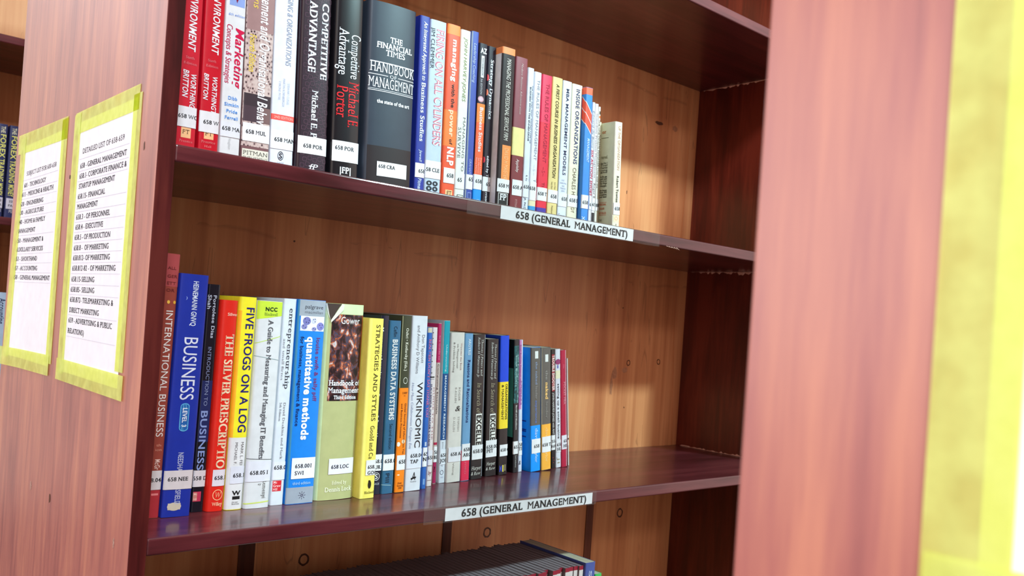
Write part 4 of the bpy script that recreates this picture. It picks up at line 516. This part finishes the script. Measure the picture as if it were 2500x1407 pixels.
('L','very thin lilac and pale blue book beside the bright blue cover',(0.63735,0.15992,-0.18801,0.00799,0.20813,-0.07804),(206,212,232),'pb',0.13,0,(('b','colour_band',0.0988,0.20773,0.0,0.0048,(204,128,186),0.0),('t','title','Small Business Research in',0.20064,0.144,0.0016,0.004,(110,40,110),''),('t','title','ENTREPRENEUR',0.144,0.10527,0.0016,0.0056,(150,90,160),'B'),('L',0.02621,0.04829,0.0,0.00799,(232,232,238),(('58',0.0405,0.00517,0.0008),('TIB',0.03401,0.00517,0.0))),('h','publisher_mark','&',0.01129,0.00647,0.0008,0.0048,(60,60,80),'SI'))),
('L','grey-spined book with a bright blue cover, lettered the naked leader experience',(0.65728,0.1529,-0.18801,0.02112,0.1972,-0.08608),(0,150,255),'pb',0.12,0,(('b','colour_band',0.0733,0.1968,0.0,0.02112,(98,92,88),0.0),('b','sticker',0.17947,0.19115,0.00802,0.01478,(228,230,230),0.0),('t','title','the naked',0.17428,0.13788,0.00887,0.01309,(136,150,180),'B'),('t','title','leader',0.13593,0.11509,0.00887,0.01309,(140,136,136),'B'),('t','title','experience',0.11313,0.07657,0.00887,0.01309,(104,126,190),'B'),('t','author_name','davi',0.06873,0.0504,0.00887,0.01478,(200,224,245),''),('L',0.02877,0.05171,0.00169,0.02112,(232,232,238),(('658 T',0.03731,0.00522,0.00634),)),('t','author_name','ylor',0.02943,0.01368,0.00887,0.01478,(200,224,245),''),('side',((0.08049,0.07853),(0.06676,0.0648),(0.06415,0.06218),(0.05564,0.05368))))),
('L','grey book with an orange-yellow foot, lettered the naked leader',(0.68347,0.15543,-0.18801,0.0207,0.19786,-0.09309),(98,92,88),'pb',0.12,0,(('b','spine_edge',0.0006,0.19746,0.0,0.00124,(190,172,140),0.0),('b','colour_band',0.0006,0.07431,0.0,0.0207,(250,178,66),0.0),('b','sticker',0.17471,0.18655,0.00745,0.01407,(228,230,230),0.0),('t','title','the',0.16088,0.14573,0.00786,0.01283,(150,146,142),'B'),('t','title','naked',0.14177,0.11403,0.00786,0.01366,(236,190,120),'BB'),('t','title','leader',0.11073,0.08359,0.00828,0.01324,(130,126,122),'B'),('t','author_name','davi',0.069,0.05041,0.00786,0.01366,(250,206,130),''),('L',0.02914,0.0544,0.00083,0.0207,(232,232,238),(('658 TA',0.03846,0.00529,0.00124),)),('t','author_name','ylor',0.02914,0.01316,0.00786,0.01366,(252,214,140),''))),
('L','slim black book with red and white capitals TROUBLE SHOOTER',(0.71603,0.16634,-0.18801,0.00856,0.19544,-0.10026),(22,18,22),'pb',0.12,0,(('b','title_box',0.12675,0.18714,0.00171,0.00814,(160,30,44),0.0),('t','title','TROUBLE SHOOTER',0.1858,0.1281,0.00223,0.00771,(236,214,210),'BB'),('t','author_name','JOHN HARVEY-JONES with ANT',0.12406,0.05524,0.00257,0.00642,(200,196,196),'B'),('L',0.03018,0.05456,0.0,0.00856,(232,232,238),(('558',0.04205,0.00472,0.00043),('HAR',0.03392,0.00472,0.0))),('dots','spine_dots',((0.01729,0.00343),(0.01322,0.00514),(0.00914,0.00385)),(220,70,70)))),
('L','slim white book with balloon picture lettered setting up a small business',(0.72782,0.16804,-0.18801,0.01174,0.19616,-0.10396),(214,214,226),'pb',0.12,0,(('disc','cover_picture',0.17513,0.00587,0.0056,0.00475,(150,60,110)),('b','cover_picture',0.16433,0.16973,0.00352,0.00704,(110,110,180),0.0),('b','colour_band',0.14744,0.16096,0.00059,0.01115,(226,222,190),0.0),('t','title','setting up a small busine',0.13932,0.04759,0.00446,0.00845,(70,74,86),'B'),('L',0.02575,0.04555,0.0,0.01174,(222,222,230),(('658',0.03549,0.00509,0.00176),('HU',0.02798,0.00509,0.00235))),('t','publisher_mark','JI',0.01618,0.00523,0.00352,0.00822,(160,150,130),''))),
('L','crimson book lettered POCKET MBA near the right end of the lower row',(0.74205,0.16915,-0.18801,0.01264,0.19489,-0.10833),(178,22,62),'pb',0.12,0,(('b','spine_edge',0.0006,0.19449,0.01062,0.01163,(236,190,204),0.0),('t','title','POCKET MBA',0.14202,0.10447,0.00556,0.00935,(240,170,186),'S'),('t','publisher_name','mba',0.1713,0.16449,0.00506,0.00758,(230,120,150),''),('L',0.02967,0.05305,0.00051,0.01264,(222,218,230),(('658',0.04086,0.00513,0.0043),('HIN',0.03261,0.00513,0.00379))))),
('L','thinnest pale booklet at the right end of the lower row',(0.76686,0.17923,-0.18801,0.00289,0.18156,-0.1141),(196,196,196),'pb',0.12,0,(('b','spine_mark',0.03408,0.05083,0.0,0.00289,(232,230,226),0.0),('b','spine_mark',0.04386,0.04665,0.00029,0.0026,(40,40,44),0.0))),
]

PIC = {
 '@crowd': noise_ramp('crowd_photograph', 330, [(.12, (36, 28, 34)), (.24, (84, 62, 68)), (.34, (176, 150, 148)), (.7, (206, 188, 184))], rough=.3, kind='voronoi', mscale=(1, 1, .8)),
 '@painting': noise_ramp('dark_oil_painting', 120, [(.36, (20, 15, 20)), (.47, (52, 28, 30)), (.52, (92, 44, 34)), (.55, (54, 66, 92)), (.59, (128, 62, 40)), (.63, (188, 96, 54)), (.70, (196, 188, 192))], rough=.4, detail=9, dist=.4, mscale=(1.2, 1, .8)),
 '@teal': noise_ramp('teal_photograph', 120, [(.3, (14, 40, 50)), (.55, (30, 96, 100)), (.75, (120, 176, 176))], rough=.3, detail=5, dist=1.5),
}
ROLES_GLOSSY = {}
class Book:
    def __init__(s, shelf, label, pose, cover, kind, D, rnd_, items, group, seed=0):
        xb, Y, z, w, H, l = pose; s.w, s.H, s.D = w, H, D; th = math.atan(l)
        z0 = z+(w*math.sin(th) if th > 0 else 0)+.0002
        s.root = empty('book', (xb, Y, z0), label, 'book', group, rot=(0, th, 0))
        s.hb = kind == 'hb'
        s.r = rnd_ if rnd_ else min(.0016, w*.22); s.r = min(s.r, w*.3)
        s.b = (.0016 if w < .04 else .0034) if s.hb else min(.0007, w*.03)
        s.t = .0024 if s.hb else .0005
        s.t = min(s.t, w*.18)
        gl = .26 if sum(cover) < 140 else .42
        s.mat = plain(cover, rough=gl, spec=.4, coat=.25 if sum(cover) < 140 else .0)
        s.shell()
        s.parts(items)
    def fy(s, x):
        x = min(max(x, 0), s.w); u = 2*x/s.w-1; y = -s.b*(1-u*u)
        e = min(x, s.w-x)
        if e < s.r: y += s.r-math.sqrt(max(0, s.r*s.r-(s.r-e)**2))
        return y
    def surf(s, x, off=0.0):
        """x across the spine (metres); beyond 0 or w it continues round onto the boards"""
        if x < 0: return (-off, s.r-x)
        if x > s.w: return (s.w+off, s.r+(x-s.w))
        y = s.fy(x)-off; k = 0.0
        if x < s.r: k = -min(off, .00012)*(1-x/s.r)
        elif x > s.w-s.r: k = min(off, .00012)*(1-(s.w-x)/s.r)
        return (x+k, y)
    def xs(s, x0, x1):
        c = [x0]; r, w = s.r, s.w
        cand = [0, r*.08, r*.3, r*.6, r]+[r+(w-2*r)*i/8 for i in range(1, 8)]+[w-r, w-r*.6, w-r*.3, w-r*.08, w]
        c += [v for v in cand if x0+1e-6 < v < x1-1e-6]+[x1]
        return c
    def shell(s):
        w, H, D, t = s.w, s.H, s.D, s.t
        outer = [(0, D)]+[s.surf(x) for x in s.xs(0, w)]+[(w, D)]
        inner = [(min(max(x, t), w-t), y+t if 0 < i < len(outer)-1 else y) for i, (x, y) in enumerate(outer)]
        n = len(outer); V = [(x, y, 0) for x, y in outer]+[(x, y, H) for x, y in outer]+[(x, y, 0) for x, y in inner]+[(x, y, H) for x, y in inner]
        V += [(x, y, 0) for x, y in outer]+[(x, y, H) for x, y in outer]; m4 = 4*n
        F = []
        for i in range(n-1):
            F += [(m4+i, m4+i+1, m4+n+i+1, m4+n+i), (2*n+i, 3*n+i, 3*n+i+1, 2*n+i+1), (n+i, n+i+1, 3*n+i+1, 3*n+i), (i, 2*n+i, 2*n+i+1, i+1)]
        F += [(0, n, 3*n, 2*n), (n-1, 3*n-1, 4*n-1, 2*n-1)]
        c = mesh('cover', V, F, s.mat, s.root)
        for i, p in enumerate(c.data.polygons): p.use_smooth = i < 4*(n-1) and i % 4 == 0
        m = .003 if s.hb else .0004
        v, f = box_vf(t+.0001, t+max(0, s.r*.5), m, w-t-.0001, D-.003, H-m); mesh('page_block', v, f, mat_pages, s.root, label='cream page block')
    def patch(s, role, h0, h1, x0, x1, c, slant, off, parent=None, mat=None):
        x0 = max(x0, -s.D+s.r); x1 = min(x1, s.w) if x1 > 0 else x1
        if h1-h0 < 1e-5: return None
        xs = s.xs(x0, x1); V, F = [], []; nh = 2
        for x in xs:
            px, py = s.surf(x, off); k = slant*((x-x0)/(x1-x0)-.5)
            V += [(px, py, min(max(h0+(k if h0 > .001 else 0), .0004), s.H-.0002)), (px, py, min(max(h1+(k if h1 < s.H-.001 else 0), .0004), s.H-.0002))]
        for i in range(len(xs)-1): F.append((2*i, 2*i+2, 2*i+3, 2*i+1))
        m = mat or (PIC[c] if isinstance(c, str) else plain(c, rough=.45, spec=.35))
        return mesh(role, V, F, m, parent or s.root, smooth=True)
    def put(s, role, V2, F2, c, off, parent=None, xlim=None, hlim=None, mat=None, rough=.4):
        xl = xlim or (.0004, s.w-.0002); hl = hlim or (.0006, s.H-.0006)
        V2, F2 = clipped(V2, F2, xl[0], xl[1], hl[0], hl[1])
        if not F2: return None
        if xl[1] > 0 and (s.b > .001 or True):
            V3, F3 = [], []; cuts = s.xs(max(0, xl[0]), xl[1])[1:-1]
            cuts = [c_ for i_, c_ in enumerate(cuts) if s.b > .001 or c_ <= s.r+1e-6 or c_ >= s.w-s.r-1e-6 or abs(c_-s.w/2) < s.w*.1]
            for f in F2:
                P = [V2[i] for i in f]; a_, b_ = min(q[0] for q in P), max(q[0] for q in P)
                cc = [c_ for c_ in cuts if a_+1e-6 < c_ < b_-1e-6]
                for lo, hi in zip([-9]+cc, cc+[9]):
                    Q = P
                    if lo > -9: Q = clip_poly(Q, 0, lo, False)
                    if hi < 9 and Q: Q = clip_poly(Q, 0, hi, True)
                    if len(Q) >= 3: n = len(V3); V3 += Q; F3.append(tuple(range(n, n+len(Q))))
            V2, F2 = V3, F3
        V = []
        for x, h in V2:
            px, py = s.surf(x, off); V.append((px, py, h))
        return mesh(role, V, F2, mat or plain(c, rough=rough, spec=.3), parent or s.root)
    def ell(s, x, h, rx, rh, n=20, inner=0):
        V = [(x+rx*math.cos(2*math.pi*i/n), h+rh*math.sin(2*math.pi*i/n)) for i in range(n)]
        if inner:
            V += [(x+rx*inner*math.cos(2*math.pi*i/n), h+rh*inner*math.sin(2*math.pi*i/n)) for i in range(n)]
            return V, [(i, (i+1) % n, n+(i+1) % n, n+i) for i in range(n)]
        return V, [tuple(range(n))]
    def parts(s, items):
        nb = 0; nt = 0
        for it in items:
            k = it[0]
            if k == 'b':
                nb += 1; s.patch(it[1], it[2], it[3], it[4], it[5], it[6], it[7], .00006+.00003*nb)
            elif k == 't':
                _, role, text, h0, h1, x0, x1, c, st = it; V, F, w = layout(text, st); nt += 1
                q = (h0-h1)/w; d = .1 if any(ch in 'gjpqy' for ch in text) and not text.isupper() else 0
                V2 = [(x0+y*(x1-x0), h0-x*q) for x, y in V]; s.put(role, V2, F, c, .00036+.00001*nt)
            elif k == 'h':
                _, role, text, h, cap, x0, x1, c, st = it; V, F, w = layout(text, st); q = (x1-x0)/w; nt += 1
                xl = (-s.D, 0.0) if x0 < 0 else None
                V2 = [(x0+x*q, h+y*cap) for x, y in V]; s.put(role, V2, F, c, .00036+.00001*nt, xlim=xl)
            elif k == 'L':
                _, h0, h1, x0, x1, c, lines = it
                lb = s.patch('call_number_label', h0, h1, x0, x1, c, 0, .0007)
                if lb is None: continue
                lb['label'] = 'white call number sticker'
                for text, h, cap, xs_ in lines:
                    V, F, w = layout(text, 'SB'); q = cap*.92
                    V2 = [(xs_+x*q, h+y*cap) for x, y in V]
                    s.put('call_number', V2, F, (30, 34, 56), .00085, parent=lb, xlim=(max(x0, .0003), min(x1, s.w-.0002)), mat=mat_black)
            elif k in ('ring', 'disc'):
                _, role, h, x, rx, rh, c = it; V, F = s.ell(x, h, rx, rh, inner=.84 if k == 'ring' else 0)
                if rx < .001 or True: s.put(role, V, F, c, .00034)
            elif k == 'star':
                _, role, h, x, rr, c = it; V, F = s.ell(x, h, rr*.34, rr*.34, inner=.55, n=12); s.put(role, V, F, c, .0004)
                V, F = [], []
                for i in range(8):
                    a = i*math.pi/4; ca, sa = math.cos(a), math.sin(a); n = len(V); q = rr*.05
                    V += [(x+ca*rr*.5-sa*q, h+sa*rr*.5+ca*q), (x+ca*rr-sa*q, h+sa*rr+ca*q), (x+ca*rr+sa*q, h+sa*rr-ca*q), (x+ca*rr*.5+sa*q, h+sa*rr*.5-ca*q)]; F.append((n, n+1, n+2, n+3))
                s.put(role, V, F, c, .00042)
            elif k == 'dots':
                _, role, pts, c = it; V, F = [], []
                for h, x in pts:
                    n = len(V); v, f = s.ell(x, h, .0006, .0007, n=8); V += v; F += [tuple(i+n for i in q) for q in f]
                s.put(role, V, F, c, .0004)
            elif k == 'links':
                _, role, h0, h1, x0, x1, c = it; V, F = [], []; rows = int((h1-h0)/.0072)
                for j in range(rows):
                    for i in range(5):
                        cx = x0+(i+.5+(.25 if j % 2 else -.2))*(x1-x0)/5; cz = h0+(j+.5)*.0072+(.0018 if i % 2 else 0)
                        n = len(V); a, b_ = .0026, .0024
                        o = [(-a, -b_*.6), (-a*.7, -b_), (a*.7, -b_), (a, -b_*.6), (a, b_*.6), (a*.7, b_), (-a*.7, b_), (-a, b_*.6)]
                        V += [(cx+u, cz+v) for u, v in o]+[(cx+u*.84, cz+v*.84) for u, v in o]
                        F += [(n+q, n+(q+1) % 8, n+8+(q+1) % 8, n+8+q) for q in range(8)]
                s.put('link_pattern', V, F, c, .0003)
            elif k == 'diag':
                _, role, a0, a1, b0, b1, c = it   # left/right heights of upper and lower border
                nb += 1; ext = .006; V, F = [], []
                sl = (a1-a0)/s.w; xs = s.xs(-ext, s.w)
                for x in xs:
                    px, py = s.surf(x, .00012+.00003*nb); V += [(px, py, b0+(b1-b0)/s.w*x), (px, py, a0+sl*x)]
                F = [(2*i, 2*i+2, 2*i+3, 2*i+1) for i in range(len(xs)-1)]
                mesh(role, V, F, plain(c, rough=.32), s.root)
            elif k == 'side':
                for h0_, h1_ in it[1]: s.patch('cover_lettering', h1_, h0_, -.030, -.009, (10, 50, 150), 0, .0003)
            elif k == 'torn':
                H, w = s.H, s.w
                tri = [(.0004, H-.0004), (w*.36, H-.0004), (w*.30, H-.004), (w*.12, H-.021), (w*.08, H-.014)]
                s.put('torn_gap', tri, [(0, 4, 3, 2, 1)], (70, 58, 54), .0010, hlim=(0, H))
                fl = [(w*.36, H-.0002), (w*.42, H-.0006), (w*.40, H-.008), (w*.12, H-.024), (w*.12, H-.0205)]
                s.put('torn_flap', fl, [(0, 4, 3, 2, 1)], (222, 222, 206), .0014, hlim=(0, H))
                fl = [(.0, H-.0006), (w*.03, H-.0006), (w*.07, H-.013), (w*.11, H-.022), (w*.05, H-.013)]
                s.put('torn_flap', fl, [(0, 4, 3, 2, 1)], (222, 222, 206), .0014, hlim=(0, H))
GRP = {'M': 'management books on the upper shelf', 'L': 'management books on the lower shelf'}
for shelf, label, pose, cover, kind, D, rnd_, items in BOOKS:
    Book(shelf, label, pose, cover, kind, D, rnd_, items, GRP[shelf])

# ------------------------------------------------------------------ bottom bay: a long row of alike journals, a blue volume and a green one
zJ = zS[1]
def journal(x, w, D, H, label, group, cap_c=(150, 30, 52), spine_c=(216, 206, 206), y=.05):
    r = empty('journal', (x, y, zJ+.0003), label, 'journal', group)
    v, f = box_vf(0, 0, 0, .0004, D, H); 
    t = .00045
    prof = [(0, D), (0, .0006), (.0006, 0), (w-.0006, 0), (w, .0006), (w, D)]; inn = [(t, D), (t, t), (t+.0003, t), (w-t-.0003, t), (w-t, t), (w-t, D)]
    n = 6; V = [(a, b_, 0) for a, b_ in prof]+[(a, b_, H) for a, b_ in prof]+[(a, b_, 0) for a, b_ in inn]+[(a, b_, H) for a, b_ in inn]; F = []
    for i in range(n-1): F += [(i, i+1, n+i+1, n+i), (2*n+i, 3*n+i, 3*n+i+1, 2*n+i+1), (n+i, n+i+1, 3*n+i+1, 3*n+i), (i, 2*n+i, 2*n+i+1, i+1)]
    mesh('cover', V, F, plain((112, 97, 101), .6), r)
    v, f = box_vf(.0004, -.0001, .001, w-.0004, .0002, H-.0062); mesh('spine_panel', v, f, plain(spine_c, .45), r, label='pale spine')
    v, f = box_vf(t+.0001, t+.0001, .0004, w-t-.0001, D-.002, H-.0005); mesh('page_block', v, f, mat_pages_grey, r, label='page block with shade in its grey')
    v, f = box_vf(.0002, -.0001, H-.0062, w-.0002, .0002, H-.0001); mesh('head_band', v, f, plain(cap_c, .4), r, label='dark red band at the head of the spine')
    return r
def dup(root, loc, label=None, rz=0.0, sx=1.0):
    r = root.copy(); COL.objects.link(r); r.location = loc; r.scale = (sx, 1, 1)
    if label: r['label'] = label
    for ch in root.children:
        c = ch.copy(); COL.objects.link(c); c.parent = r
    return r
JL = 'thin journal with grey page tops and a red-headed white spine, in the long alike row'
j0 = journal(.6755, .0088, .150, .2585, JL, 'alike journals on the bottom shelf')
x = .6755; rj = random.Random(5); k = 0
while x > .175:
    x -= .0088+(.0002 if rj.random() < .78 else .0013); k += 1
    dup(j0, (x, .05+rj.uniform(-.0012, .004)+(rj.uniform(0, .008) if rj.random() < .2 else 0), zJ+.0003), None)
def plainbook(nm, x, y, z, w, H, D, cover, label, group, items, hb=False, shelf=None):
    return Book('J', label, (x, y, z, w, H, 0.0), cover, 'hb' if hb else 'pb', D, 0, items, group)
plainbook('book', .6858, .047, zJ, .0215, .2625, .150, (74, 88, 158), 'blue volume standing at the right end of the journal row, bottom shelf', 'books on the bottom shelf',
          [('t', 'title', 'STATISTICS', .2505, .12, .0075, .0135, (190, 196, 226), 'B')])
plainbook('book', .7166, .055, zJ, .0155, .2395, .14, (70, 190, 96), 'green book just showing beside the blue volume, bottom shelf', 'books on the bottom shelf',
          [('ring', 'publisher_mark', .232, .0078, .003, .003, (40, 140, 70))])
# two pale reports at the far left of the journal row
for i in range(3):
    dup(j0, (.148-.0098*i, .0485, zJ+.0003))

# ------------------------------------------------------------------ the row behind, glimpsed at the left
zs3 = .196
yc = 1.30
navy = (44, 50, 96)
def forex(x, lab):
    return Book('C', lab, (x, yc, zS[3], .0168, .2005, 0.0), navy, 'pb', .15, 0,
        [('t', 'title', 'THE', .1955, .181, .0045, .0125, (226, 224, 190), 'B'), ('t', 'title', 'FOREX', .179, .128, .0045, .0145, (228, 226, 120), 'B'), ('t', 'title', 'TRADING', .125, .076, .0045, .0145, (228, 226, 120), 'B'), ('t', 'title', 'MONEY', .073, .047, .0045, .0145, (228, 226, 120), 'B'),
         ('L', .020, .043, .002, .0175, (206, 204, 220), (('33', .034, .005, .007), ('PA', .025, .005, .006))), ('h', 'publisher_name', 'PE', .012, .006, .008, .015, (190, 190, 200), 'B')], 'books in the row behind')
forex(.1020, 'navy book with yellow capitals in the row behind, cut by the picture edge')
forex(.1232, 'navy book with yellow capitals in the row behind, touching the end panel outline')
Book('C', 'pale blue book low in the row behind, half hidden by the end panel', (.122, yc, zS[2], .020, .2230, 0.0), (176, 200, 226), 'pb', .15, 0,
     [('t', 'title', 'Accounting', .21, .155, .004, .016, (40, 50, 90), 'B')], 'books in the row behind')
